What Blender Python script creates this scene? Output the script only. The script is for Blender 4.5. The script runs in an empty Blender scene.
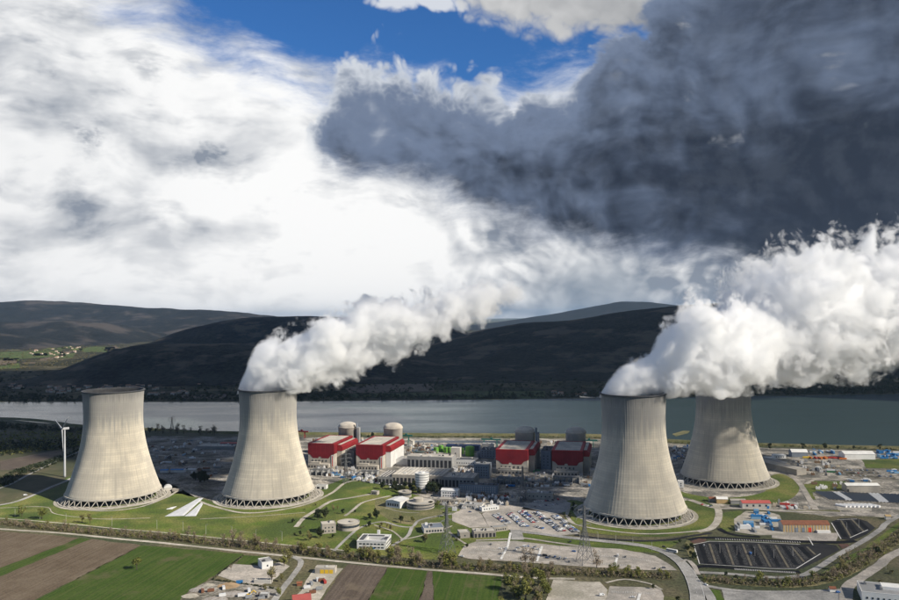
import bpy, bmesh, math, random
import numpy as np
from mathutils import Vector, Matrix, noise as mnoise

R = math.radians
scene = bpy.context.scene
col = scene.collection
rnd = random.Random(7)

# ------------------------------------------------------------------ camera
CAM_H, FPX, PITCH, ROLL = 259.74, 781.54, -0.0200, -0.0111
cam = bpy.data.cameras.new('camera')
cam.sensor_width = 36.0
cam.lens = 36.0 * FPX / 899.0
cam.clip_start, cam.clip_end = 5.0, 90000.0
cam_o = bpy.data.objects.new('camera', cam)
col.objects.link(cam_o)
cam_o.matrix_world = (Matrix.Translation((0, 0, CAM_H)) @ Matrix.Rotation(math.pi / 2 - PITCH, 4, 'X')
                      @ Matrix.Rotation(ROLL, 4, 'Z'))
scene.camera = cam_o

# ------------------------------------------------------------------ sun, exposure
SUN_AZ = (0.853, -0.522)            # horizontal direction towards the sun (x, y)
SUN_EL = R(32)
SUN_DIR = Vector((SUN_AZ[0] * math.cos(SUN_EL), SUN_AZ[1] * math.cos(SUN_EL), math.sin(SUN_EL))).normalized()
sun = bpy.data.lights.new('sun', 'SUN')
sun.energy, sun.angle, sun.color = 5.0, R(0.5), (1.0, 0.93, 0.82)
sun_o = bpy.data.objects.new('sun', sun)
col.objects.link(sun_o)
sun_o.rotation_euler = SUN_DIR.to_track_quat('Z', 'Y').to_euler()
sun_o.location = (0, 0, 3000)
vs = scene.view_settings
vs.view_transform, vs.look, vs.gamma, vs.exposure = 'Standard', 'None', 1.0, 0.12
vs.use_curve_mapping = False
cy = scene.cycles
cy.use_denoising = True
cy.use_adaptive_sampling = True
cy.adaptive_threshold = 0.025
cy.max_bounces = 42
cy.diffuse_bounces, cy.glossy_bounces, cy.transmission_bounces = 2, 2, 2
cy.transparent_max_bounces = 12
cy.volume_bounces = 40
cy.volume_step_rate = 1.0
cy.volume_max_steps = 256
cy.caustics_reflective = cy.caustics_refractive = False


# ------------------------------------------------------------------ node helper
class NT:
    """small helper to write node maths"""
    def __init__(self, tree):
        self.t = tree

    def n(self, kind, **kw):
        nd = self.t.nodes.new(kind)
        for k, v in kw.items():
            setattr(nd, k, v)
        return nd

    def put(self, sock, v):
        if v is None:
            return
        if isinstance(v, bpy.types.NodeSocket):
            self.t.links.new(v, sock)
        elif isinstance(v, (tuple, list)) and sock.type == 'RGBA' and len(v) == 3:
            sock.default_value = (*v, 1)
        else:
            sock.default_value = v

    def m(self, op, a, b=None, c=None, clamp=False):
        nd = self.n('ShaderNodeMath', operation=op, use_clamp=clamp)
        for s, v in zip(nd.inputs, (a, b, c)):
            self.put(s, v)
        return nd.outputs[0]

    def v(self, op, a, b=None, out=0):
        nd = self.n('ShaderNodeVectorMath', operation=op)
        self.put(nd.inputs[0], a)
        if op == 'SCALE':
            self.put(nd.inputs['Scale'], b)
        elif b is not None:
            self.put(nd.inputs[1], b)
        return nd.outputs['Value'] if op in ('LENGTH', 'DOT_PRODUCT', 'DISTANCE') else nd.outputs[0]

    def xyz(self, a):
        nd = self.n('ShaderNodeSeparateXYZ'); self.put(nd.inputs[0], a)
        return nd.outputs

    def comb(self, x=0.0, y=0.0, z=0.0):
        nd = self.n('ShaderNodeCombineXYZ')
        for s, v in zip(nd.inputs, (x, y, z)):
            self.put(s, v)
        return nd.outputs[0]

    def noise(self, vec, scale, detail=4, rough=0.55, dist=0.0, lac=2.0):
        nd = self.n('ShaderNodeTexNoise')
        self.put(nd.inputs['Vector'], vec); self.put(nd.inputs['Scale'], scale)
        nd.inputs['Detail'].default_value = detail
        nd.inputs['Roughness'].default_value = rough
        nd.inputs['Distortion'].default_value = dist
        nd.inputs['Lacunarity'].default_value = lac
        return nd.outputs[0]

    def smooth(self, x, a, b, lo=0.0, hi=1.0):
        nd = self.n('ShaderNodeMapRange', interpolation_type='SMOOTHSTEP', clamp=True)
        self.put(nd.inputs[0], x)
        for i, v in zip((1, 2, 3, 4), (a, b, lo, hi)):
            self.put(nd.inputs[i], v)
        return nd.outputs[0]

    def lin(self, x, a, b, lo=0.0, hi=1.0, clamp=True):
        nd = self.n('ShaderNodeMapRange', clamp=clamp)
        self.put(nd.inputs[0], x)
        for i, v in zip((1, 2, 3, 4), (a, b, lo, hi)):
            self.put(nd.inputs[i], v)
        return nd.outputs[0]

    def mix(self, fac, a, b, blend='MIX'):
        nd = self.n('ShaderNodeMix', data_type='RGBA', blend_type=blend)
        self.put(nd.inputs[0], fac)
        self.put(nd.inputs[6], a)
        self.put(nd.inputs[7], b)
        return nd.outputs[2]


# ------------------------------------------------------------------ world: blue sky behind broken cloud
def build_world():
    w = bpy.data.worlds.new('World'); scene.world = w; w.use_nodes = True
    w.node_tree.nodes.clear()
    w.cycles.sampling_method = 'MANUAL'; w.cycles.sample_map_resolution = 512
    N = NT(w.node_tree)
    out = N.n('ShaderNodeOutputWorld'); bg = N.n('ShaderNodeBackground')
    bg.inputs['Strength'].default_value = 0.1
    w.node_tree.links.new(bg.outputs[0], out.inputs[0])
    sky = N.n('ShaderNodeTexSky', sky_type='NISHITA', sun_disc=False)
    sky.sun_elevation = SUN_EL
    sky.sun_rotation = math.atan2(SUN_AZ[0], SUN_AZ[1])
    sky.altitude = 300
    d = N.n('ShaderNodeTexCoord').outputs['Generated']
    x, y, z = N.xyz(d)
    # bearing and height of the direction, all round the sky
    az0 = N.m('MULTIPLY', N.m('ARCTAN2', x, y), 7.8)
    el0 = N.m('MULTIPLY', N.m('TANGENT', N.m('MINIMUM', N.m('ARCSINE', z), 1.2)), 7.8)
    p0 = N.comb(az0, el0, 0.0)
    wn = N.n('ShaderNodeTexNoise'); N.put(wn.inputs['Vector'], p0); wn.inputs['Scale'].default_value = 0.7
    wn.inputs['Detail'].default_value = 2; wn.inputs['Roughness'].default_value = 0.5
    warp = N.v('SCALE', N.v('SUBTRACT', wn.outputs['Color'], (0.5, 0.5, 0.5)), 0.55)
    p = N.v('ADD', p0, warp)
    az, el, _ = N.xyz(p)

    def curve(pts, src=az):
        """piecewise curve over the bearing"""
        x0, x1 = pts[0][0], pts[-1][0]; lo, hi = min(q[1] for q in pts), max(q[1] for q in pts)
        nd = N.n('ShaderNodeFloatCurve'); c = nd.mapping.curves[0]
        q = [((a - x0) / (x1 - x0), (v - lo) / (hi - lo)) for a, v in pts]
        c.points[0].location = q[0]; c.points[1].location = q[-1]
        for k in q[1:-1]: c.points.new(*k)
        nd.mapping.update()
        N.put(nd.inputs['Value'], N.lin(src, x0, x1))
        return N.m('ADD', N.m('MULTIPLY', nd.outputs[0], hi - lo), lo)

    def billow(v, base, upto=4):
        """rounded lumps of four sizes"""
        r = None
        for k, (sc, am) in enumerate(((1.0, 0.50), (2.15, 0.27), (4.6, 0.15), (9.7, 0.08))[:upto]):
            n = N.noise(N.v('ADD', v, (3.7 * k, 1.9 * k, 0.0)), base * sc, 0.6, 0.5)
            t = N.m('MULTIPLY', N.m('ABSOLUTE', N.m('SUBTRACT', N.m('MULTIPLY', n, 2.0), 1.0)), am)
            r = t if r is None else N.m('ADD', r, t)
        return r
    off = lambda vx, vy: N.v('ADD', p, (vx, vy, 0.0))
    bl = billow(p, 1.5)
    relief = N.m('SUBTRACT', billow(off(0.0, 0.0), 1.5, 3), billow(off(0.12, 0.11), 1.5, 3))          # lumps lit from the upper right
    stretch = N.comb(az, N.m('MULTIPLY', el, 2.2), 0.0)
    n_low = N.noise(N.v('ADD', stretch, (2.2, 5.1, 0)), 0.55, 5, 0.55)
    n_mid = N.noise(N.v('ADD', stretch, (7.2, 1.1, 0)), 1.5, 6, 0.58)
    n_str = N.noise(N.v('ADD', N.comb(az, N.m('MULTIPLY', el, 2.5), 0.0), (1.2, 8.1, 0)), 1.1, 6, 0.62)
    bb = N.m('SUBTRACT', bl, 0.27)
    far_side = N.smooth(N.m('ABSOLUTE', az0), 7.5, 12.0)
    # ---- high white cloud, thinning into the blue at the top
    gap = N.m('SUBTRACT', el, curve([(-9, 4.6), (-4.4, 4.2), (-3.6, 3.35), (-3.1, 3.02), (-2.5, 2.66), (-1.8, 2.40), (-1.2, 2.25), (-0.4, 2.20), (0.6, 2.10), (1.6, 2.3), (3, 3.4), (9, 5.2)]))
    gap = N.m('ADD', gap, N.m('MULTIPLY', N.m('SUBTRACT', n_str, 0.5), -1.5))
    a_white = N.smooth(gap, 0.46, -0.34)
    a_white = N.m('MULTIPLY', a_white, N.m('SUBTRACT', 1.0, N.m('MULTIPLY', far_side, N.smooth(n_mid, 0.66, 0.50))))
    a_white = N.m('MULTIPLY', a_white, N.smooth(el, 6.0, 3.6))
    sh = N.m('MULTIPLY', N.m('MULTIPLY', N.smooth(n_low, 0.42, 0.64), N.smooth(az, -0.8, -2.6, 0.38, 0.74)), 1.0)
    sh = N.m('ADD', sh, N.m('MULTIPLY', N.smooth(n_mid, 0.48, 0.70), 0.34))
    puffz = N.m('MULTIPLY', N.smooth(el, 0.9, 1.5), N.smooth(el, 2.7, 2.0))
    sh = N.m('ADD', sh, N.m('MULTIPLY', N.m('MULTIPLY', N.smooth(N.m('ADD', bb, N.m('MULTIPLY', N.m('SUBTRACT', n_mid, 0.5), 0.8)), 0.02, 0.16), puffz), 0.42))
    sh = N.m('MULTIPLY', sh, N.smooth(el, 0.1, 1.2, 0.5, 1.0))
    sh = N.m('SUBTRACT', sh, N.m('MULTIPLY', N.smooth(N.m('ABSOLUTE', N.m('SUBTRACT', az, -1.0)), 2.6, 0.2), N.m('MULTIPLY', N.smooth(el, 2.0, 1.2), 0.20)))
    sh = N.m('ADD', sh, N.smooth(el, 0.5, 0.0, 0.0, 0.14))
    # heaped cloud low in the middle, grey bands under the storm to the right
    low = N.m('MULTIPLY', N.smooth(az, -0.5, 0.5), N.smooth(el, 1.25, 0.85))
    sh = N.m('ADD', sh, N.m('MULTIPLY', low, N.m('ADD', 0.24, N.m('MULTIPLY', relief, -2.3))))
    sh = N.m('ADD', sh, N.m('MULTIPLY', N.m('MULTIPLY', N.smooth(az, 0.9, 2.4), N.smooth(el, 1.2, 0.5)), N.m('ADD', 0.36, N.m('MULTIPLY', N.m('SUBTRACT', n_str, 0.5), 1.5))))
    sh = N.m('ADD', sh, N.m('MULTIPLY', relief, -0.35))
    sh = N.m('MINIMUM', N.m('MAXIMUM', sh, 0.0), 1.0)
    white = N.mix(N.m('ADD', sh, N.smooth(N.m('ABSOLUTE', N.m('SUBTRACT', az, -0.8)), 1.0, 3.2, 0.0, 0.10)), (0.92, 0.92, 0.915), (0.25, 0.285, 0.345))
    # ---- storm cloud between a ragged base and a heaped top
    base = N.m('SUBTRACT', el, curve([(-9, 3.6), (-2.5, 2.2), (-1.5, 1.68), (-1.1, 1.36), (-.5, 1.24), (0, 1.10), (.5, .92), (1.1, .78), (1.9, .56), (2.7, .42), (3.5, .42), (4.5, .48), (9, .8)]))
    top = N.m('SUBTRACT', curve([(-9, 2.6), (-2.5, 1.6), (-1.75, 1.66), (-1.35, 2.2), (-1.05, 2.66), (-.65, 2.82), (-.2, 2.66), (.2, 2.68), (.5, 2.48), (.95, 2.36), (1.2, 2.6), (1.5, 2.85), (1.9, 3.1), (2.5, 3.6), (3.5, 5.0), (9, 9.0)]), el)
    base = N.m('ADD', N.m('MULTIPLY', base, 1.0), N.m('MULTIPLY', N.m('SUBTRACT', n_str, 0.5), 0.75))
    top = N.m('ADD', top, N.m('MULTIPLY', bb, 1.5))
    a_storm = N.m('MULTIPLY', N.smooth(base, -0.16, 0.26), N.smooth(top, -0.02, 0.20))
    over = N.m('MULTIPLY', N.smooth(el, 3.8, 5.5), N.smooth(n_mid, 0.36, 0.56))       # broken cloud overhead
    a_storm = N.m('MAXIMUM', a_storm, N.m('MULTIPLY', over, 0.9))
    dk = N.m('ADD', N.smooth(az, -1.8, 3.9, 0.46, 0.86), N.m('MULTIPLY', N.m('SUBTRACT', n_low, 0.5), 0.55))
    dk = N.m('ADD', dk, N.m('MULTIPLY', relief, N.smooth(az, 0.0, 3.5, -0.8, -0.35)))
    dk = N.m('ADD', dk, N.m('MULTIPLY', N.m('SUBTRACT', n_mid, 0.5), 0.40))
    dk = N.m('ADD', dk, N.smooth(el, 2.2, 1.2, -0.10, 0.12))
    rimlit = N.m('MULTIPLY', N.smooth(top, 0.55, 0.02), N.smooth(el, 5.5, 3.5))
    dk = N.m('SUBTRACT', dk, N.m('MULTIPLY', rimlit, N.smooth(az, 3.2, 0.4, 0.18, 0.42)))
    dk = N.m('SUBTRACT', dk, N.smooth(base, 0.25, 0.0, 0.0, 0.22))
    dk = N.m('MINIMUM', N.m('MAXIMUM', dk, 0.0), 1.0)
    stormc = N.mix(N.smooth(dk, 0.0, 0.42), (0.60, 0.635, 0.69), (0.155, 0.200, 0.295))
    stormc = N.mix(N.smooth(dk, 0.40, 1.0), stormc, (0.025, 0.034, 0.054))
    wisp = N.m('MULTIPLY', N.smooth(bb, 0.03, 0.20), N.m('MULTIPLY', N.smooth(n_mid, 0.47, 0.60), N.smooth(az, 1.2, 2.4)))
    n_fin = N.noise(off(4.0, 9.0), 4.5, 4, 0.6)
    stormc = N.mix(N.smooth(n_fin, 0.40, 0.70, 0.0, 0.06), stormc, (0.30, 0.34, 0.41))
    stormc = N.mix(N.m('MULTIPLY', wisp, 0.75), stormc, (0.34, 0.36, 0.39))
    # ---- pale cloud shelf at the very top, right of the gap
    shelf = N.m('SUBTRACT', el, curve([(-9, 6), (-0.6, 5), (-.05, 3.2), (.2, 2.88), (.7, 2.68), (1.6, 2.62), (2.4, 2.65), (3.2, 3.6), (9, 8)]))
    a_shelf = N.m('MULTIPLY', N.smooth(N.m('ADD', shelf, N.m('MULTIPLY', bb, 0.9)), -0.05, 0.22), N.smooth(el, 5.0, 3.8))
    shelfc = N.mix(N.m('ADD', N.smooth(az, 0.5, 3.0, 0.25, 0.75), N.m('MULTIPLY', relief, -0.9), clamp=True), (0.62, 0.62, 0.62), (0.17, 0.185, 0.21))
    # small bright heap at the top of the gap
    hp = N.v('LENGTH', N.comb(N.m('DIVIDE', N.m('SUBTRACT', az, -0.25), 0.75), N.m('DIVIDE', N.m('SUBTRACT', el, 3.10), 0.17), 0))
    a_heap = N.smooth(N.m('SUBTRACT', N.m('MULTIPLY', bb, 2.2), N.m('SUBTRACT', hp, 0.9)), -0.05, 0.35)
    # ---- rain veil under the storm
    vl = N.v('LENGTH', N.comb(N.m('DIVIDE', N.m('SUBTRACT', az, 1.4), 0.9), N.m('DIVIDE', N.m('SUBTRACT', el, 0.2), 0.5), 0))
    veil = N.smooth(vl, 1.2, 0.2, 0.0, 0.75)
    white = N.mix(veil, white, (0.25, 0.30, 0.365))
    skyc = N.mix(1.0, sky.outputs[0], (0.26, 0.60, 1.05), 'MULTIPLY')
    S = lambda c: N.v('SCALE', c, 10.0)
    res = N.mix(a_white, skyc, S(white))
    res = N.mix(N.m('MULTIPLY', a_heap, 0.85), res, (7.2, 7.4, 7.7))
    res = N.mix(a_shelf, res, S(shelfc))
    res = N.mix(a_storm, res, S(stormc))
    N.put(bg.inputs['Color'], res)
build_world()


# ------------------------------------------------------------------ pixel -> place on the ground
CP, SP, CR, SR = math.cos(PITCH), math.sin(PITCH), math.cos(ROLL), math.sin(ROLL)


def ray(u, v):
    du, dv = u - 449.5, v - 300.0
    a = du * CR + dv * SR
    b = -du * SR + dv * CR
    x, up = a / FPX, -b / FPX
    return Vector((x, CP + up * SP, up * CP - SP))


def G(u, v, z=0.0):
    """the point of the photograph's pixel on the level plane z"""
    d = ray(u, v)
    t = (z - CAM_H) / d.z
    return Vector((d.x * t, d.y * t, z))


def at_depth(u, v, Y):
    d = ray(u, v)
    t = Y / d.y
    return Vector((d.x * t, Y, CAM_H + d.z * t))


def to_px(P):
    z = P[2] - CAM_H
    d = P[1] * CP - z * SP
    up = z * CP + P[1] * SP
    a, b = FPX * P[0] / d, -FPX * up / d
    return 449.5 + a * CR - b * SR, 300 + a * SR + b * CR


# ------------------------------------------------------------------ materials
def pmat(name, c1, c2=None, scale=0.1, rough=0.85, detail=5, bump=0.0, bump_scale=None, c3=None, scale3=0.01,
         metallic=0.0, lo=0.35, hi=0.65, spec=0.3, grain=0.0, gscale=0.45):
    m = bpy.data.materials.new(name); m.use_nodes = True
    N = NT(m.node_tree)
    b = m.node_tree.nodes['Principled BSDF']
    b.inputs['Roughness'].default_value = rough
    b.inputs['Metallic'].default_value = metallic
    b.inputs['Specular IOR Level'].default_value = spec
    if rough > 0.75: b.inputs['Diffuse Roughness'].default_value = 0.8
    if c2 is None:
        b.inputs['Base Color'].default_value = (*c1, 1)
        c2 = tuple(c * 0.8 for c in c1)
    pos = N.n('ShaderNodeNewGeometry').outputs['Position']
    f = N.noise(pos, scale, detail, 0.6)
    c = N.mix(N.smooth(f, lo, hi), c1, c2)
    if c3 is not None:
        c = N.mix(N.smooth(N.noise(N.v('ADD', pos, (37., 11., 5.)), scale3, 5, 0.6), 0.42, 0.62), c, c3)
    if grain:
        gf = N.smooth(N.noise(pos, gscale, 3, 0.7), 0.34, 0.66, 1 - grain, 1 + grain)
        c = N.v('SCALE', c, gf)
    N.put(b.inputs['Base Color'], c)
    if bump:
        bn = N.n('ShaderNodeBump'); bn.inputs['Strength'].default_value = bump
        bn.inputs['Distance'].default_value = 1.0
        N.put(bn.inputs['Height'], N.noise(pos, bump_scale or scale * 3, 5, 0.6))
        N.put(b.inputs['Normal'], bn.outputs[0])
    return m


M = {}
M['ground'] = pmat('ground_mat', (0.075, 0.075, 0.035), (0.13, 0.11, 0.065), 0.02, 0.95, 8, c3=(0.05, 0.06, 0.028), scale3=0.004, grain=0.4, gscale=0.3)
M['site'] = pmat('site_gravel', (0.43, 0.39, 0.33), (0.19, 0.175, 0.15), 0.05, 0.95, 10, c3=(0.12, 0.115, 0.10), scale3=0.022, lo=.42, hi=.58, grain=0.4, gscale=0.3)
M['site_dark'] = pmat('site_earth', (0.16, 0.14, 0.11), (0.075, 0.07, 0.05), 0.045, 0.95, 10, c3=(0.27, 0.25, 0.22), scale3=0.025, lo=.42, hi=.58, grain=0.45, gscale=0.3)
M['lawn'] = pmat('lawn_grass', (0.080, 0.122, 0.014), (0.165, 0.160, 0.046), 0.022, 0.95, 10, c3=(0.055, 0.082, 0.016), scale3=0.010, bump=0.3, bump_scale=0.6, grain=0.38, gscale=0.45)
M['field_green'] = pmat('crop_green', (0.048, 0.078, 0.012), (0.080, 0.094, 0.022), 0.03, 0.95, 10, c3=(0.038, 0.060, 0.012), scale3=0.016, bump=0.25, bump_scale=0.5, grain=0.22, gscale=0.45)
M['dry_grass'] = pmat('dry_grass', (0.21, 0.18, 0.09), (0.13, 0.125, 0.055), 0.03, 0.95, 9, c3=(0.10, 0.105, 0.04), scale3=0.02, grain=0.4, gscale=0.45)
M['concrete_lot'] = pmat('pale_pavement', (0.43, 0.385, 0.335), (0.33, 0.30, 0.262), 0.07, 0.9, 10, c3=(0.27, 0.25, 0.22), scale3=0.035, lo=.42, hi=.6, grain=0.16, gscale=0.45)
M['gravel'] = pmat('gravel', (0.46, 0.42, 0.36), (0.34, 0.31, 0.26), 0.08, 0.95, 9, c3=(0.28, 0.26, 0.21), scale3=0.03, grain=0.16, gscale=0.45)
M['road'] = pmat('worn_asphalt', (0.29, 0.28, 0.26), (0.20, 0.195, 0.185), 0.08, 0.9, 10, c3=(0.35, 0.335, 0.31), scale3=0.03, grain=0.16, gscale=0.45)
M['asphalt'] = pmat('new_asphalt', (0.018, 0.019, 0.023), (0.028, 0.029, 0.032), 0.08, 0.9, 8, c3=(0.035, 0.035, 0.036), scale3=0.03, spec=0.1)
M['asphalt_dark'] = pmat('new_asphalt_lane', (0.008, 0.009, 0.012), (0.014, 0.015, 0.018), 0.08, 0.9, 8, spec=0.1)
M['paint'] = pmat('road_paint', (0.72, 0.71, 0.68), (0.5, 0.49, 0.46), 0.3, 0.8, 4)
M['median'] = pmat('dry_median', (0.17, 0.145, 0.105), (0.10, 0.09, 0.065), 0.1, 0.95, 6)
M['mulch'] = pmat('red_mulch', (0.12, 0.06, 0.045), (0.08, 0.05, 0.04), 0.2, 0.95, 6)
M['white'] = pmat('white_cladding', (0.76, 0.75, 0.72), (0.66, 0.65, 0.62), 0.08, 0.6, 6)
M['offwhite'] = pmat('offwhite_render', (0.62, 0.59, 0.53), (0.52, 0.49, 0.44), 0.06, 0.8, 7)
M['beige'] = pmat('beige_concrete', (0.50, 0.455, 0.385), (0.40, 0.365, 0.31), 0.05, 0.85, 8, c3=(0.34, 0.31, 0.27), scale3=0.04)
M['grey'] = pmat('grey_concrete', (0.33, 0.325, 0.315), (0.25, 0.25, 0.245), 0.05, 0.85, 8)
M['bluegrey'] = pmat('bluegrey_cladding', (0.22, 0.25, 0.29), (0.17, 0.195, 0.23), 0.05, 0.7, 6)
M['dark'] = pmat('dark_opening', (0.022, 0.024, 0.028), (0.04, 0.04, 0.045), 0.15, 0.7, 4)
M['darkroof'] = pmat('dark_roof', (0.055, 0.058, 0.066), (0.085, 0.086, 0.09), 0.08, 0.8, 6)
M['paleroof'] = pmat('pale_roof', (0.52, 0.48, 0.41), (0.41, 0.38, 0.33), 0.06, 0.85, 8, c3=(0.34, 0.32, 0.285), scale3=0.05)
M['red'] = pmat('red_cladding', (0.20, 0.011, 0.017), (0.155, 0.009, 0.014), 0.05, 0.7, 6)
M['red_bright'] = pmat('red_trim_sunlit', (0.30, 0.022, 0.024), (0.24, 0.018, 0.021), 0.05, 0.6, 6)  # brighter copy of the cladding red: sunlight put into wing and trim colour
M['sign_red'] = pmat('sign_red', (0.62, 0.07, 0.03), (0.56, 0.06, 0.03), 0.2, 0.6, 4)
M['glass'] = pmat('window_glass', (0.03, 0.04, 0.05), (0.06, 0.07, 0.08), 0.3, 0.15, 3, spec=0.5)
M['green_paint'] = pmat('green_paint', (0.16, 0.38, 0.05), (0.13, 0.31, 0.05), 0.15, 0.5, 5)
M['teal'] = pmat('teal_steel', (0.02, 0.14, 0.11), (0.02, 0.11, 0.09), 0.2, 0.6, 4)
M['navy'] = pmat('navy_cladding', (0.03, 0.05, 0.12), (0.025, 0.04, 0.09), 0.1, 0.6, 5)
M['blue'] = pmat('blue_paint', (0.03, 0.20, 0.48), (0.03, 0.16, 0.38), 0.2, 0.55, 5)
M['yellow'] = pmat('yellow_paint', (0.72, 0.46, 0.03), (0.66, 0.42, 0.03), 0.3, 0.6, 4)
M['ochre'] = pmat('ochre_render', (0.58, 0.42, 0.20), (0.50, 0.36, 0.18), 0.2, 0.8, 5)
M['tile'] = pmat('roof_tile', (0.30, 0.12, 0.065), (0.23, 0.10, 0.06), 0.25, 0.9, 6)
M['redroof'] = pmat('red_sheet_roof', (0.44, 0.10, 0.085), (0.37, 0.09, 0.08), 0.2, 0.7, 5)
M['steel'] = pmat('galvanised_steel', (0.20, 0.205, 0.21), (0.15, 0.155, 0.16), 0.4, 0.6, 3, metallic=0.3)
M['turbine_white'] = pmat('turbine_paint', (0.48, 0.49, 0.50), (0.42, 0.43, 0.44), 0.05, 0.45, 3)
M['tarp'] = pmat('white_tarp', (0.78, 0.78, 0.77), (0.68, 0.68, 0.68), 0.2, 0.6, 6, bump=0.3, bump_scale=0.4)
M['wood'] = pmat('bark', (0.09, 0.07, 0.05), (0.06, 0.05, 0.04), 1.0, 0.95, 4)
M['soil_heap'] = pmat('soil_heap', (0.36, 0.25, 0.15), (0.24, 0.18, 0.11), 0.15, 0.95, 7)
M['scrap'] = pmat('scrap', (0.22, 0.19, 0.16), (0.34, 0.32, 0.30), 0.4, 0.9, 5)
M['dome'] = pmat('dome_concrete', (0.62, 0.56, 0.475), (0.52, 0.47, 0.40), 0.06, 0.85, 8, c3=(0.44, 0.40, 0.35), scale3=0.05)
M['far_wall'] = pmat('house_render', (0.74, 0.66, 0.56), (0.60, 0.52, 0.44), 0.02, 0.9, 3)
M['far_roof'] = pmat('house_tiles', (0.46, 0.25, 0.16), (0.34, 0.20, 0.14), 0.05, 0.9, 3)
M['solar'] = pmat('solar_glass', (0.016, 0.022, 0.032), (0.024, 0.032, 0.044), 0.3, 0.3, 3, spec=0.5)


def soil_mat(name, c1, c2, ang, tram=False):
    """ploughed soil: rows along ang, plus clods"""
    m = bpy.data.materials.new(name); m.use_nodes = True
    N = NT(m.node_tree); b = m.node_tree.nodes['Principled BSDF']
    b.inputs['Roughness'].default_value = 0.95; b.inputs['Specular IOR Level'].default_value = 0.2
    pos = N.n('ShaderNodeNewGeometry').outputs['Position']
    x, y, z = N.xyz(pos)
    s = N.m('ADD', N.m('MULTIPLY', x, -math.sin(ang)), N.m('MULTIPLY', y, math.cos(ang)))
    t = N.m('ADD', N.m('MULTIPLY', x, math.cos(ang)), N.m('MULTIPLY', y, math.sin(ang)))
    rows = N.noise(N.comb(N.m('MULTIPLY', s, 0.35), N.m('MULTIPLY', t, 0.01), 0), 1.0, 3, 0.6)
    f = N.m('ADD', N.m('MULTIPLY', rows, 0.55), N.m('MULTIPLY', N.noise(pos, 0.03, 8, 0.65), 0.45))
    cc = N.v('SCALE', N.mix(N.smooth(f, 0.38, 0.62), c1, c2), N.smooth(N.noise(pos, .5, 3, .7), .34, .66, .8, 1.2))
    worn = N.smooth(N.noise(N.v('ADD', pos, (9., 4., 1.)), 0.018, 7, 0.65), 0.56, 0.68)
    cc = N.mix(N.m('MULTIPLY', worn, 0.55), cc, (0.16, 0.13, 0.07) if tram else (0.24, 0.19, 0.13))
    if tram:                                    # wheel tracks every 14 m
        tr = N.m('ABSOLUTE', N.m('SUBTRACT', N.m('FRACT', N.m('DIVIDE', s, 14.0)), 0.5))
        cc = N.mix(N.smooth(tr, 0.06, 0.02, 0.0, 0.42), cc, (0.12, 0.105, 0.055))
    N.put(b.inputs['Base Color'], cc)
    return m


def _ang(a, b):
    p, q = G(*a), G(*b); return math.atan2((q - p).y, (q - p).x)
M['soil'] = soil_mat('ploughed_soil', (0.135, 0.098, 0.062), (0.20, 0.155, 0.105), _ang((33, 601), (142, 545)))
M['soil2'] = soil_mat('ploughed_soil_grey', (0.105, 0.08, 0.06), (0.16, 0.126, 0.098), _ang((367, 602), (388, 567.5)))
M['crop'] = soil_mat('crop_rows', (0.046, 0.088, 0.010), (0.082, 0.118, 0.022), _ang((33, 601), (142, 545)), tram=True)
M['crop2'] = soil_mat('crop_rows_dark', (0.042, 0.082, 0.009), (0.072, 0.108, 0.019), _ang((367, 602), (388, 567.5)), tram=True)


def objcolor_mat(name, rough=0.35, spec=0.5):
    m = bpy.data.materials.new(name); m.use_nodes = True
    b = m.node_tree.nodes['Principled BSDF']
    N = NT(m.node_tree)
    N.put(b.inputs['Base Color'], N.n('ShaderNodeObjectInfo').outputs['Color'])
    b.inputs['Roughness'].default_value = rough
    b.inputs['Specular IOR Level'].default_value = spec
    return m


M['carpaint'] = objcolor_mat('car_paint')
M['objpaint'] = objcolor_mat('sheet_paint', 0.6, 0.3)


def leaf_mat(name, c1, c2):
    m = bpy.data.materials.new(name); m.use_nodes = True
    N = NT(m.node_tree); b = m.node_tree.nodes['Principled BSDF']
    b.inputs['Roughness'].default_value = 0.8; b.inputs['Specular IOR Level'].default_value = 0.15
    pos = N.n('ShaderNodeNewGeometry').outputs['Position']
    f = N.noise(pos, 0.22, 3, 0.6)
    rn = N.n('ShaderNodeObjectInfo').outputs['Random']
    f = N.m('ADD', N.m('MULTIPLY', f, 0.6), N.m('MULTIPLY', rn, 0.4))
    N.put(b.inputs['Base Color'], N.mix(N.smooth(f, 0.3, 0.7), c1, c2))
    return m


M['leaf_spring'] = leaf_mat('leaf_spring', (0.19, 0.175, 0.065), (0.25, 0.21, 0.10))
M['leaf_olive'] = leaf_mat('leaf_olive', (0.15, 0.165, 0.042), (0.21, 0.205, 0.06))
M['leaf_bare'] = leaf_mat('leaf_bare', (0.21, 0.165, 0.11), (0.27, 0.215, 0.15))
M['leaf_dark'] = leaf_mat('leaf_dark', (0.026, 0.038, 0.018), (0.045, 0.055, 0.025))
M['leaf_scrub'] = leaf_mat('leaf_scrub', (0.10, 0.105, 0.042), (0.165, 0.14, 0.075))


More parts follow.
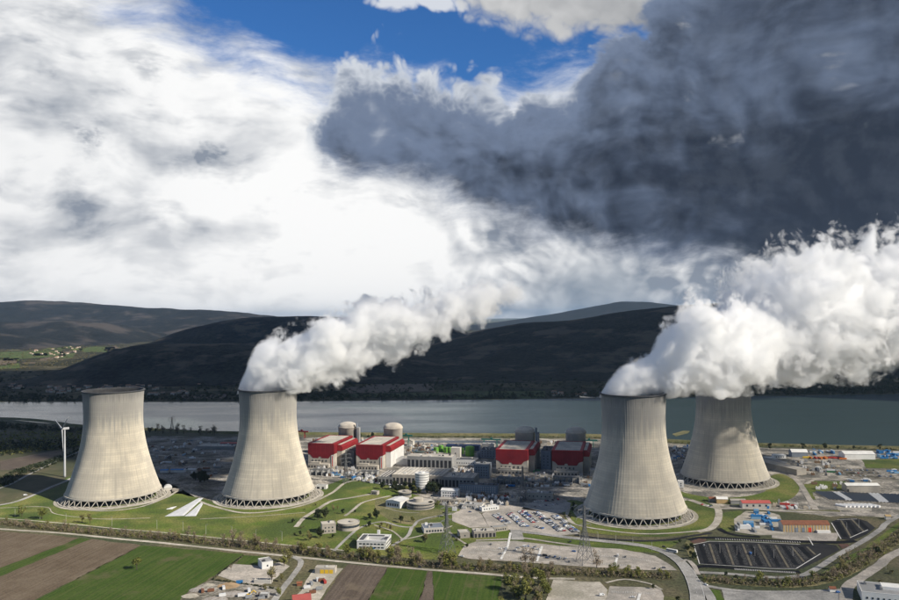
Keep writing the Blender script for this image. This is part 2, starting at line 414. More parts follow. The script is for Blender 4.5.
def tower_mat():
    m = bpy.data.materials.new('tower_concrete'); m.use_nodes = True
    N = NT(m.node_tree); b = m.node_tree.nodes['Principled BSDF']
    b.inputs['Roughness'].default_value = 0.9; b.inputs['Specular IOR Level'].default_value = 0.2; b.inputs['Diffuse Roughness'].default_value = 1.0
    tc = N.n('ShaderNodeTexCoord').outputs['Object']
    rn = N.m('MULTIPLY', N.n('ShaderNodeObjectInfo').outputs['Random'], 40.0)
    x, y, z = N.xyz(tc)
    a = N.m('ARCTAN2', y, x)
    cx, sx = N.m('COSINE', a), N.m('SINE', a)
    # vertical streaks, lift joints, blotches
    st = N.noise(N.comb(N.m('MULTIPLY', cx, 14), N.m('MULTIPLY', sx, 14), N.m('ADD', N.m('MULTIPLY', z, 0.012), rn)), 1.0, 6, 0.65)
    blo = N.noise(N.comb(N.m('MULTIPLY', cx, 2.0), N.m('MULTIPLY', sx, 2.0), N.m('ADD', N.m('MULTIPLY', z, 0.03), rn)), 1.0, 6, 0.6)
    lift = N.m('FRACT', N.m('DIVIDE', z, 3.1))
    joint = N.smooth(N.m('ABSOLUTE', N.m('SUBTRACT', lift, 0.5)), 0.40, 0.48)
    bandn = N.noise(N.comb(0.0, rn, N.m('FLOOR', N.m('DIVIDE', z, 3.1))), 3.7, 2, 0.5)
    base = N.mix(N.smooth(blo, 0.36, 0.64), (0.61, 0.555, 0.45), (0.47, 0.43, 0.36))
    tone = N.smooth(N.noise(N.comb(0.0, 0.0, rn), 5.3, 0, 0.5), 0.3, 0.7, 0.92, 1.12)
    base = N.mix(N.smooth(bandn, 0.4, 0.62, 0.0, 0.36), base, (0.42, 0.385, 0.32))
    base = N.mix(N.m('MULTIPLY', joint, 0.42), base, (0.36, 0.33, 0.28))
    # weathered moist upper third, streaking down
    lim = N.m('ADD', 104.0, N.m('MULTIPLY', N.m('SUBTRACT', st, 0.5), 90.0))
    up = N.smooth(N.m('SUBTRACT', z, lim), -10.0, 24.0)
    base = N.mix(N.m('MULTIPLY', up, 0.72), base, (0.235, 0.232, 0.228))
    base = N.mix(N.smooth(st, 0.50, 0.72, 0.0, 0.45), base, (0.32, 0.295, 0.255))
    topring = N.smooth(N.m('ADD', z, N.m('MULTIPLY', N.m('SUBTRACT', st, 0.5), 30.0)), 140.0, 154.0, 0.0, 0.55)
    base = N.mix(topring, base, (0.13, 0.13, 0.13))
    run = N.noise(N.comb(N.m('MULTIPLY', cx, 30), N.m('MULTIPLY', sx, 30), N.m('ADD', N.m('MULTIPLY', z, 0.02), rn)), 1.0, 3, 0.6)
    base = N.mix(N.smooth(run, 0.60, 0.74, 0.0, 0.40), base, (0.30, 0.275, 0.24))
    # ribs: 96 meridians, slightly darker along each line
    rb = N.m('ABSOLUTE', N.m('SUBTRACT', N.m('FRACT', N.m('ADD', N.m('MULTIPLY', a, 90 / (2 * math.pi)), 0.5)), 0.5))
    base = N.mix(N.smooth(rb, 0.16, 0.06, 0.0, 0.12), base, (0.36, 0.33, 0.28))
    N.put(b.inputs['Base Color'], N.v('SCALE', base, tone))
    return m


M['tower'] = tower_mat()
M['strut'] = pmat('strut_concrete', (0.50, 0.465, 0.40), (0.42, 0.39, 0.34), 0.2, 0.85, 5)
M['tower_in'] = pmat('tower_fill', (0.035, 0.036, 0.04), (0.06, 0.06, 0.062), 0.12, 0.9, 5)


def water_mat(name, c, rough, wave):
    m = bpy.data.materials.new(name); m.use_nodes = True
    N = NT(m.node_tree); b = m.node_tree.nodes['Principled BSDF']
    b.inputs['Roughness'].default_value = rough
    b.inputs['IOR'].default_value = 1.33
    pos = N.n('ShaderNodeNewGeometry').outputs['Position']
    x, y, z = N.xyz(pos)
    big = N.noise(N.comb(N.m('MULTIPLY', x, 0.0022), N.m('MULTIPLY', y, 0.009), 0), 1.0, 6, 0.6)
    N.put(b.inputs['Base Color'], N.mix(N.smooth(big, 0.35, 0.65), c, tuple(k * 0.75 for k in c)))
    N.put(b.inputs['Roughness'], N.smooth(big, 0.35, 0.65, rough, rough * 1.8))
    bn = N.n('ShaderNodeBump'); bn.inputs['Strength'].default_value = wave; bn.inputs['Distance'].default_value = 1.0
    h = N.noise(N.comb(N.m('MULTIPLY', x, 0.05), N.m('MULTIPLY', y, 0.14), 0), 1.0, 5, 0.65)
    N.put(bn.inputs['Height'], h)
    N.put(b.inputs['Normal'], bn.outputs[0])
    return m


M['river'] = water_mat('river_water', (0.050, 0.078, 0.068), 0.15, 0.50)
M['canal'] = water_mat('canal_water', (0.02, 0.026, 0.02), 0.12, 0.1)


def forest_mat(name, dark, light, patch, pscale=0.0016, plo=0.55, phi=0.7):
    m = bpy.data.materials.new(name); m.use_nodes = True
    N = NT(m.node_tree); b = m.node_tree.nodes['Principled BSDF']
    b.inputs['Roughness'].default_value = 0.95; b.inputs['Specular IOR Level'].default_value = 0.1
    pos = N.n('ShaderNodeNewGeometry').outputs['Position']
    f = N.noise(pos, 0.045, 5, 0.7)
    g = N.noise(pos, 0.0055, 6, 0.6)
    c = N.mix(N.smooth(N.m('ADD', N.m('MULTIPLY', f, 0.6), N.m('MULTIPLY', g, 0.4)), 0.38, 0.62), dark, light)
    c = N.mix(N.smooth(N.noise(pos, pscale, 7, 0.62), plo, phi), c, patch)
    N.put(b.inputs['Base Color'], c)
    bn = N.n('ShaderNodeBump'); bn.inputs['Strength'].default_value = 0.9; bn.inputs['Distance'].default_value = 9.0
    N.put(bn.inputs['Height'], f)
    N.put(b.inputs['Normal'], bn.outputs[0])
    return m


M['forest'] = forest_mat('forest_cover', (0.004, 0.007, 0.009), (0.046, 0.047, 0.035), (0.11, 0.092, 0.066), 0.0034, 0.52, 0.62)
M['forest_left'] = forest_mat('forest_ridge', (0.009, 0.012, 0.012), (0.030, 0.031, 0.028), (0.088, 0.076, 0.066), 0.0014, 0.50, 0.64)  # patches of sun and cloud shade on the ridge put into the colour
M['forest_far'] = forest_mat('forest_far', (0.020, 0.026, 0.030), (0.034, 0.040, 0.043), (0.05, 0.05, 0.05))

# ------------------------------------------------------------------ object helpers
PLANT = R(-13)                      # the plant's own axis


def link(name, me, mat=None, parent=None):
    o = bpy.data.objects.new(name, me)
    col.objects.link(o)
    if mat is not None and not me.materials:
        for k in (mat if isinstance(mat, (list, tuple)) else [mat]):
            me.materials.append(k)
    if parent is not None:
        o.parent = parent
    return o


def tag(o, label=None, cat=None, group=None, kind=None):
    if label: o['label'] = label
    if cat: o['category'] = cat
    if group: o['group'] = group
    if kind: o['kind'] = kind
    return o


def thing(name, label, cat, loc, rz=0.0, group=None):
    o = bpy.data.objects.new(name, None)
    o.empty_display_size = 0.5
    col.objects.link(o)
    o.location = loc; o.rotation_euler = (0, 0, rz)
    return tag(o, label, cat, group)


class MB:
    """collects faces for one mesh"""
    def __init__(self):
        self.v, self.f, self.mi = [], [], []

    def poly(self, pts, mi=0):
        i = len(self.v); self.v += [tuple(p) for p in pts]
        self.f.append(tuple(range(i, i + len(pts)))); self.mi.append(mi)

    def box(self, x0, x1, y0, y1, z0, z1, mi=0, top=True, bottom=True):
        i = len(self.v)
        self.v += [(x0, y0, z0), (x1, y0, z0), (x1, y1, z0), (x0, y1, z0), (x0, y0, z1), (x1, y0, z1), (x1, y1, z1), (x0, y1, z1)]
        fs = [(0, 1, 5, 4), (1, 2, 6, 5), (2, 3, 7, 6), (3, 0, 4, 7)]
        if top: fs.append((4, 5, 6, 7))
        if bottom: fs.append((3, 2, 1, 0))
        for f in fs:
            self.f.append(tuple(i + k for k in f)); self.mi.append(mi)

    def prism(self, pts, z0, z1, mi=0):
        n = len(pts); i = len(self.v)
        self.v += [(p[0], p[1], z0) for p in pts] + [(p[0], p[1], z1) for p in pts]
        for k in range(n):
            self.f.append((i + k, i + (k + 1) % n, i + n + (k + 1) % n, i + n + k)); self.mi.append(mi)
        self.f.append(tuple(i + n + k for k in range(n))); self.mi.append(mi)
        self.f.append(tuple(i + n - 1 - k for k in range(n))); self.mi.append(mi)

    def lathe(self, prof, seg=24, cx=0, cy=0, mi=0, cap=True):
        i = len(self.v); n = len(prof)
        for r, z in prof:
            for s in range(seg):
                a = 2 * math.pi * s / seg
                self.v.append((cx + r * math.cos(a), cy + r * math.sin(a), z))
        for k in range(n - 1):
            for s in range(seg):
                t = (s + 1) % seg
                self.f.append((i + k * seg + s, i + k * seg + t, i + (k + 1) * seg + t, i + (k + 1) * seg + s)); self.mi.append(mi)
        if cap:
            self.f.append(tuple(i + (n - 1) * seg + s for s in range(seg))); self.mi.append(mi)
            self.f.append(tuple(i + seg - 1 - s for s in range(seg))); self.mi.append(mi)

    def bar(self, a, b, w, mi=0, w2=None, seg=4):
        a, b = Vector(a), Vector(b); w2 = w if w2 is None else w2
        d = (b - a).normalized()
        p = d.orthogonal().normalized(); q = d.cross(p)
        i = len(self.v)
        for P, r in ((a, w), (b, w2)):
            for s in range(seg):
                t = 2 * math.pi * (s + 0.5) / seg
                self.v.append(tuple(P + p * (r * 0.7 * math.cos(t)) + q * (r * 0.7 * math.sin(t))))
        for s in range(seg):
            t = (s + 1) % seg
            self.f.append((i + s, i + t, i + seg + t, i + seg + s)); self.mi.append(mi)
        self.f.append(tuple(i + seg + s for s in range(seg))); self.mi.append(mi)
        self.f.append(tuple(i + seg - 1 - s for s in range(seg))); self.mi.append(mi)

    def mesh(self, name, mats=None, smooth=False):
        me = bpy.data.meshes.new(name)
        me.from_pydata(self.v, [], self.f)
        if mats is not None:
            for k in (mats if isinstance(mats, (list, tuple)) else [mats]):
                me.materials.append(k)
            if len(me.materials) > 1:
                me.polygons.foreach_set('material_index', self.mi)
        if smooth:
            me.polygons.foreach_set('use_smooth', [True] * len(me.polygons))
        me.update()
        return me

    def build(self, name, mat, parent=None, smooth=False):
        return link(name, self.mesh(name, mat, smooth), None, parent)


def spline(pts, step=6.0, closed=False):
    """Catmull-Rom through world points, about one point per step metres"""
    P = [Vector(p) for p in pts]; out = []
    n = len(P)
    rng = range(n) if closed else range(n - 1)
    for i in rng:
        p1, p2 = P[i], P[(i + 1) % n]
        p0 = P[i - 1] if (i > 0 or closed) else p1 * 2 - p2
        p3 = P[(i + 2) % n] if (i + 2 < n or closed) else p2 * 2 - p1
        k = max(1, int((p2 - p1).length / step))
        for j in range(k):
            t = j / k
            out.append(0.5 * ((2 * p1) + (p2 - p0) * t + (2 * p0 - 5 * p1 + 4 * p2 - p3) * t * t + (3 * p1 - p0 - 3 * p2 + p3) * t ** 3))
    if not closed: out.append(P[-1])
    return out


def flat(name, pts, z, mat, jit=0.0, smooth=False, px=True, kind='structure', step=8.0):
    """a level sheet with the given outline (pixels on the ground, or world x, y)"""
    P = [G(*p) if px else Vector((p[0], p[1], 0)) for p in pts]
    if smooth:
        P = spline(P, step, True)
    elif jit:
        Q = []
        for i in range(len(P)):
            a, b = P[i], P[(i + 1) % len(P)]
            k = max(1, int((b - a).length / step))
            Q += [a.lerp(b, j / k) for j in range(k)]
        P = Q
    if jit:
        P = [p + Vector((rnd.uniform(-jit, jit), rnd.uniform(-jit, jit) * 1.3, 0)) for p in P]
    me = bpy.data.meshes.new(name)
    me.from_pydata([(p.x, p.y, z) for p in P], [], [tuple(range(len(P)))])
    me.update()
    if me.polygons and me.polygons[0].normal.z < 0:
        me.flip_normals()
    o = link(name, me, mat)
    if kind: o['kind'] = kind
    return o


def ribbon(name, pts, width, z, mat, px=True, kind='structure', jit=0.0, parent=None, step=6.0, smooth=True):
    P = [G(*p) if px else Vector((p[0], p[1], 0)) for p in pts]
    if smooth: P = spline(P, step)
    v, f = [], []
    for i, p in enumerate(P):
        d = (P[min(i + 1, len(P) - 1)] - P[max(i - 1, 0)]).normalized()
        nrm = Vector((-d.y, d.x, 0))
        w = (width[0] + (width[1] - width[0]) * i / (len(P) - 1)) if isinstance(width, tuple) else width
        for s in (-1, 1):
            q = p + nrm * s * (w / 2 + rnd.uniform(-jit, jit))
            v.append((q.x, q.y, z))
    for i in range(len(P) - 1):
        f.append((2 * i + 1, 2 * i, 2 * i + 2, 2 * i + 3))
    me = bpy.data.meshes.new(name); me.from_pydata(v, [], f); me.update()
    if me.polygons[0].normal.z < 0: me.flip_normals()
    o = link(name, me, mat, parent)
    if kind: o['kind'] = kind
    return o


# ================================================================== SETTING
# ground sheet to the horizon
g = MB(); g.poly([(-40000, -2000, 0), (40000, -2000, 0), (40000, 60000, 0), (-40000, 60000, 0)])
tag(g.build('ground', M['ground']), kind='structure')
Z = lambda k: 0.06 + 0.07 * k

# river
flat('river', [(-260, 404), (0, 402), (225, 402), (450, 400), (700, 397), (899, 394), (1250, 389),
               (1250, 452), (899, 447), (770, 444), (680, 441), (600, 435.5), (400, 434), (300, 433), (215, 432), (150, 429), (80, 426), (0, 419), (-260, 416)],
     Z(0), M['river'], 2.0, step=40)
# levee along the near bank
def levee():
    pts = [(-250, 415.5), (0, 418.5), (80, 426), (150, 429.5), (215, 432.5), (300, 433.5), (400, 434.5), (500, 435), (600, 436), (680, 441.5), (770, 445), (899, 448), (1200, 452)]
    P = spline([G(*p) for p in pts], 25)
    v, f = [], []
    for i, p in enumerate(P):
        d = (P[min(i + 1, len(P) - 1)] - P[max(i - 1, 0)]).normalized(); nrm = Vector((d.y, -d.x, 0))
        for off, h in ((-9, 0), (-3, 3.4), (3, 3.6), (14, 0)):
            q = p + nrm * (off + rnd.uniform(-.8, .8)); v.append((q.x, q.y, h + (rnd.uniform(-.2, .2) if h else -0.2)))
    for i in range(len(P) - 1):
        for k in range(3):
            f.append((4 * i + k, 4 * i + k + 1, 4 * i + 4 + k + 1, 4 * i + 4 + k))
    me = bpy.data.meshes.new('levee'); me.from_pydata(v, [], f); me.update()
    if me.polygons[0].normal.z < 0: me.flip_normals()
    tag(link('levee', me, M['dry_grass']), kind='structure')
levee()
flat('intake_canal', [(412, 440.5), (470, 440.5), (500, 441), (500, 443.5), (470, 443), (412, 442.5)], Z(3), M['canal'], 0.5)
flat('sandbank', [(672, 434), (684, 430.6), (690, 431), (688, 433), (676, 436.5)], Z(1), M['dry_grass'], 1.0)

# plant ground
flat('plant_ground', [(150, 436), (300, 437), (600, 439), (680, 444), (770, 448), (899, 451), (1010, 455), (1010, 520), (899, 517), (830, 516),
                      (700, 505), (575, 503), (556, 515), (470, 512), (430, 508), (330, 492), (215, 492), (196, 470), (150, 462)],
     Z(0) + .02, M['site'], 2.5, step=20)
flat('building_yard', [(146, 437), (244, 436), (232, 470), (226, 500), (212, 500), (196, 497), (165, 492), (150, 470)], Z(1), M['site_dark'], 2.5, step=14)
flat('scrub_ground', [(-120, 422), (0, 422), (85, 430), (80, 470), (60, 482), (30, 493), (0, 502), (-150, 512)], Z(0) + .01,
     pmat('scrub_mat', (0.060, 0.064, 0.028), (0.10, 0.085, 0.05), 0.02, 0.95, 8, c3=(0.045, 0.05, 0.024), scale3=0.01), 2.0)
flat('fallow_field', [(0, 461), (30, 455), (58, 450.5), (62, 453), (40, 462), (10, 470), (0, 470)], Z(1), M['soil2'], 1.0)
# lawns
flat('lawn', [(-200, 520), (-100, 515), (0, 506), (36, 494), (60, 486), (66, 478), (84, 470), (160, 478), (196, 497), (216, 503), (316, 490), (345, 478), (395, 486), (400, 488), (440, 505), (470, 512),
              (490, 527), (512, 531), (560, 536), (600, 541), (680, 541), (660, 553), (560, 546), (500, 541), (470, 545), (450, 561), (400, 557), (300, 546), (230, 540), (120, 529), (60, 524), (0, 519), (-200, 545)],
     Z(1), M['lawn'], 1.5, step=15)
flat('lawn', [(562, 505), (572, 500), (596, 505), (640, 512), (690, 500), (716, 507), (716, 520), (700, 531), (660, 537), (600, 534), (580, 530), (566, 519)], Z(2), M['lawn'], smooth=True)
flat('lawn', [(672, 488), (690, 494), (724, 498), (764, 492), (768, 478), (782, 474), (798, 484), (796, 495), (778, 503), (740, 505), (700, 501), (676, 494)], Z(3), M['lawn'], smooth=True)
flat('lawn', [(720, 514), (742, 511), (738, 520), (732, 531), (724, 532), (719, 524)], Z(3), M['lawn'], smooth=True)
flat('lawn', [(862, 459), (960, 459), (960, 470), (866, 468)], Z(2), M['lawn'], 1.0)
flat('lawn', [(800, 486), (812, 481), (845, 481), (846, 490), (812, 492), (816, 500), (808, 498)], Z(2), M['lawn'], 1.0)
flat('lawn', [(786, 510), (840, 510), (840, 513), (786, 513)], Z(2), M['dry_grass'], 0.5)
flat('verge', [(378, 478), (345, 476), (392, 483), (420, 489), (428, 494), (400, 492)], Z(2), M['lawn'], 1.0)
flat('dry_bank', [(375, 503), (380, 497), (404, 509), (436, 509), (444, 513), (420, 524), (395, 522), (378, 512)], Z(2), M['dry_grass'], smooth=True)
for pts in ([(582, 596.5), (600, 588), (690, 600), (700, 640), (560, 640)],):
    flat('verge', pts, Z(1), M['dry_grass'], 1.0)
flat('dry_bank', [(688, 535), (698, 531), (708, 534), (697, 560), (690, 558), (685, 545)], Z(3), M['dry_grass'], 0.8)

# fields in front
flat('field_ploughed', [(-130, 519), (0, 531), (80, 537.8), (0, 568), (-130, 606)], Z(1), M['soil'], 1.1)
flat('field_ploughed', [(-130, 628), (0, 576.5), (91, 539), (142, 545), (33, 601), (-20, 640), (-130, 680)], Z(1), M['soil'], 1.1)
flat('field_green_strip', [(80, 537.8), (91, 539), (0, 576.5), (-130, 628), (-130, 606), (0, 568)], Z(1) - .02, M['crop'], 0.8)
flat('field_green', [(142, 545), (243, 554), (228, 566), (210, 578), (189, 591), (176, 604), (165, 640), (-30, 645), (33, 601)], Z(1), M['crop'], 1.1)
flat('field_green', [(243, 555), (268, 557), (262, 564), (236, 565)], Z(1), M['crop'], 0.8)
flat('field_ploughed', [(347, 564), (388, 567.5), (367, 602), (352, 640), (290, 640), (321, 602)], Z(1), M['soil2'], 0.9)
flat('field_green', [(388, 567.5), (428, 571), (419, 602), (412, 640), (352, 640), (367, 602)], Z(1), M['crop2'], 1.0)
flat('field_ploughed', [(428, 571), (432, 571.3), (434, 602), (436, 640), (412, 640), (419, 602)], Z(1), M['soil2'], 0.9)
flat('field_green', [(432, 571.3), (502, 577), (498, 602), (495, 640), (436, 640), (434, 602)], Z(1), M['crop2'], 1.1)
flat('field_green', [(707, 589), (719, 590), (724, 600), (728, 620), (712, 620)], Z(1), M['crop'], 0.8)
flat('scrap_yard_ground', [(189, 591), (210, 580), (265, 586), (284, 588), (272, 604), (262, 640), (165, 640), (176, 604)], Z(1), M['site_dark'], 0.8)
flat('yard', [(216, 575), (234, 564), (262, 566), (280, 562), (290, 566), (276, 578), (262, 585), (240, 583)], Z(2), M['concrete_lot'], 0.3)
flat('yard', [(302, 590), (306, 580), (316, 567), (343, 568.5), (336, 577), (326, 590), (318, 604), (300, 640), (262, 640), (286, 604)], Z(2), M['gravel'], 0.4)
flat('gravel_lot', [(553, 580), (600, 582), (608, 590), (604, 612), (600, 640), (535, 640), (545, 604)], Z(2), M['gravel'], 0.8)
flat('front_lot', [(610, 586), (660, 588), (664, 596), (660, 640), (600, 640), (606, 600)], Z(2), M['concrete_lot'], 0.4)
flat('front_lot', [(722, 590), (780, 592), (838, 592), (850, 600), (860, 640), (735, 640)], Z(2), M['road'], 0.4)

# car parks
flat('car_park', [(482, 514), (499, 504.5), (507, 503.5), (531, 509), (556, 514.5), (579, 534), (560, 535.5), (536, 532.5), (510, 530), (489, 527)], Z(4), M['concrete_lot'], 0.3)
flat('car_park', [(452, 514), (468, 506.5), (481, 514), (489, 527), (470, 528), (452, 521)], Z(4), M['concrete_lot'], 0.3)
flat('car_park', [(458, 556), (464, 546), (476, 541.5), (516, 541), (560, 546), (620, 549), (655, 556), (672, 566), (677, 570.5), (640, 570), (580, 566.5), (520, 562), (470, 559)], Z(4), M['concrete_lot'], 0.3)
flat('car_park_shaded', [(521, 509), (536, 499.5), (560, 498.5), (571, 503), (569, 511), (556, 514)], Z(4), M['road'], 0.3)
DK = flat('dark_car_park', [(693.7, 544.8), (709.5, 541.6), (752, 542.3), (800, 544.5), (822, 543.5), (836, 545.5), (840, 550), (818, 561), (800, 569.5), (770, 568.8), (735, 566.3), (699.5, 564.2)], Z(4), M['asphalt'])
DK2 = flat('dark_car_park', [(831.5, 521.7), (840, 518.5), (855, 518), (867, 521.3), (875.5, 528), (866, 535), (853, 540.5), (840, 539)], Z(4), M['asphalt'])
ribbon('parking_lane', [(688, 540), (709, 537.7), (760, 540.2), (810, 541.8), (836, 542.5), (856, 541)], 9, Z(5), M['asphalt_dark'])
ribbon('parking_lane', [(690, 571), (700, 566.5), (725, 567.5), (770, 571), (800, 572)], 8, Z(5), M['asphalt_dark'])
ribbon('parking_lane', [(719, 528.5), (727, 533), (742, 536), (760, 537)], 7, Z(5), M['asphalt_dark'])
flat('mulch_bed', [(690, 541.5), (699, 538.8), (707, 540), (703, 543), (694, 543.8)], Z(6), M['mulch'], 0.4)
flat('mulch_bed', [(838, 544.3), (848, 544), (850, 547), (842, 549)], Z(6), M['mulch'], 0.4)
flat('container_compound', [(734, 519), (746, 511), (768, 512), (780, 515), (787, 535), (760, 535.5), (735, 532)], Z(4), M['gravel'], 0.5)
flat('yard', [(772, 532), (840, 533), (836, 541), (800, 541), (772, 538)], Z(3), M['concrete_lot'], 0.4)
flat('storage_yard', [(841, 468.5), (886, 469), (897, 479.5), (850, 478)], Z(4), M['site_dark'], 0.5)
flat('storage_yard', [(835, 503), (872, 504), (872, 511), (838, 510)], Z(3), M['gravel'], 0.5)
# dark car park: lighter bays, dry medians, white edging
for a, b in (((709.5, 544), (716, 563.8)), ((726, 543.8), (733.5, 565)), ((742.5, 544), (751.5, 566)), ((758.3, 544.3), (770.5, 567.3)), ((775.5, 545.3), (788.5, 567.8)), ((791.5, 546.5), (804, 562)), ((807, 547), (815.5, 555))):
    ribbon('median', [a, b], 2.2, Z(6), M['median'], smooth=False)
for i in range(7):
    a = (701 + 16.4 * i, 544.3 + .25 * i); b = (707.6 + 17.6 * i, 564.0 + .55 * i)
    if i == 5: b = (796, 565)
    if i == 6: a, b = (800, 547), (810, 558)
    ribbon('parking_lane', [a, b], 6.2, Z(5), M['asphalt_dark'], smooth=False)
for pts in ([(693.7, 544.8), (709.5, 541.6), (752, 542.3), (800, 544.7)], [(693.7, 544.8), (699.5, 564.2), (735, 566.3), (770, 568.8), (796, 569)], [(796, 569), (820.5, 554)], [(808, 537), (813, 545.5)],
            [(831.5, 523), (841, 539.2)], [(850, 538), (868, 530)], [(837, 520), (857, 519.2)]):
    ribbon('kerb_edging', pts, 1.0, Z(7), M['paint'], smooth=False)
for a, b in (((841, 520.5), (851, 537.5)), ((852, 519.7), (864, 532))):
    ribbon('median', [a, b], 2.2, Z(6), M['median'], smooth=False)
for a, b in (((836.5, 522), (845.5, 537.5)), ((847, 520.5), (857, 535)), ((858, 520.5), (868, 530))):
    ribbon('parking_lane', [a, b], 6, Z(5), M['asphalt_dark'], smooth=False)


def bay_lines(a, b, n, length, z=Z(8), w=0.28, skew=0.0):
    """painted bays: n short lines across the line a-b"""
    A, B = G(*a), G(*b); d = (B - A).normalized(); nr = Vector((-d.y, d.x, 0))
    nr = (nr * math.cos(skew) + d * math.sin(skew))
    mb = MB()
    for i in range(n):
        p = A.lerp(B, i / (n - 1))
        q0, q1 = p - nr * length / 2, p + nr * length / 2
        mb.poly([(q0.x - d.x * w, q0.y - d.y * w, z), (q0.x + d.x * w, q0.y + d.y * w, z), (q1.x + d.x * w, q1.y + d.y * w, z), (q1.x - d.x * w, q1.y - d.y * w, z)])
    o = mb.build('bay_markings', M['paint']); o['kind'] = 'structure'


for a, b in (((705, 546), (711, 562)), ((713.5, 545), (720.5, 564)), ((721.5, 545), (729, 564)), ((730.5, 545), (738, 565)), ((738, 545), (746.5, 565)), ((747, 545.5), (756, 566)), ((754.5, 545.5), (765, 566.5)), ((763, 546), (775, 567)),
             ((771, 546), (783.5, 567.5)), ((780, 547), (793, 567)), ((788, 547), (800, 564)), ((796, 548), (807, 559))):
    bay_lines(a, b, 22, 4.4, w=0.05)
for a, b in (((735, 569.5), (795, 573)), ((716, 539.2), (800, 542.6))):
    bay_lines(a, b, 36, 4.6, w=0.3)
for a, b, n in (((470, 553), (530, 557), 34), ((478, 546.5), (520, 548.5), 24), ((475, 549.5), (525, 552.5), 28), ((590, 555), (650, 561), 38), ((560, 549.5), (600, 551.5), 26), ((590, 563), (640, 567), 34), ((545, 557), (580, 560), 20), ((612, 592), (655, 594), 26)):
    bay_lines(a, b, n, 4.8, w=0.14)
for pts in ([(510.5, 533), (508, 546), (501, 559.5)], [(542, 546.5), (537, 561.5)], [(617, 558), (615, 566)], [(640, 594), (637, 604)]):
    ribbon('footpath', pts, 2.6, Z(8), M['concrete_lot'] if False else M['paint'], smooth=False)

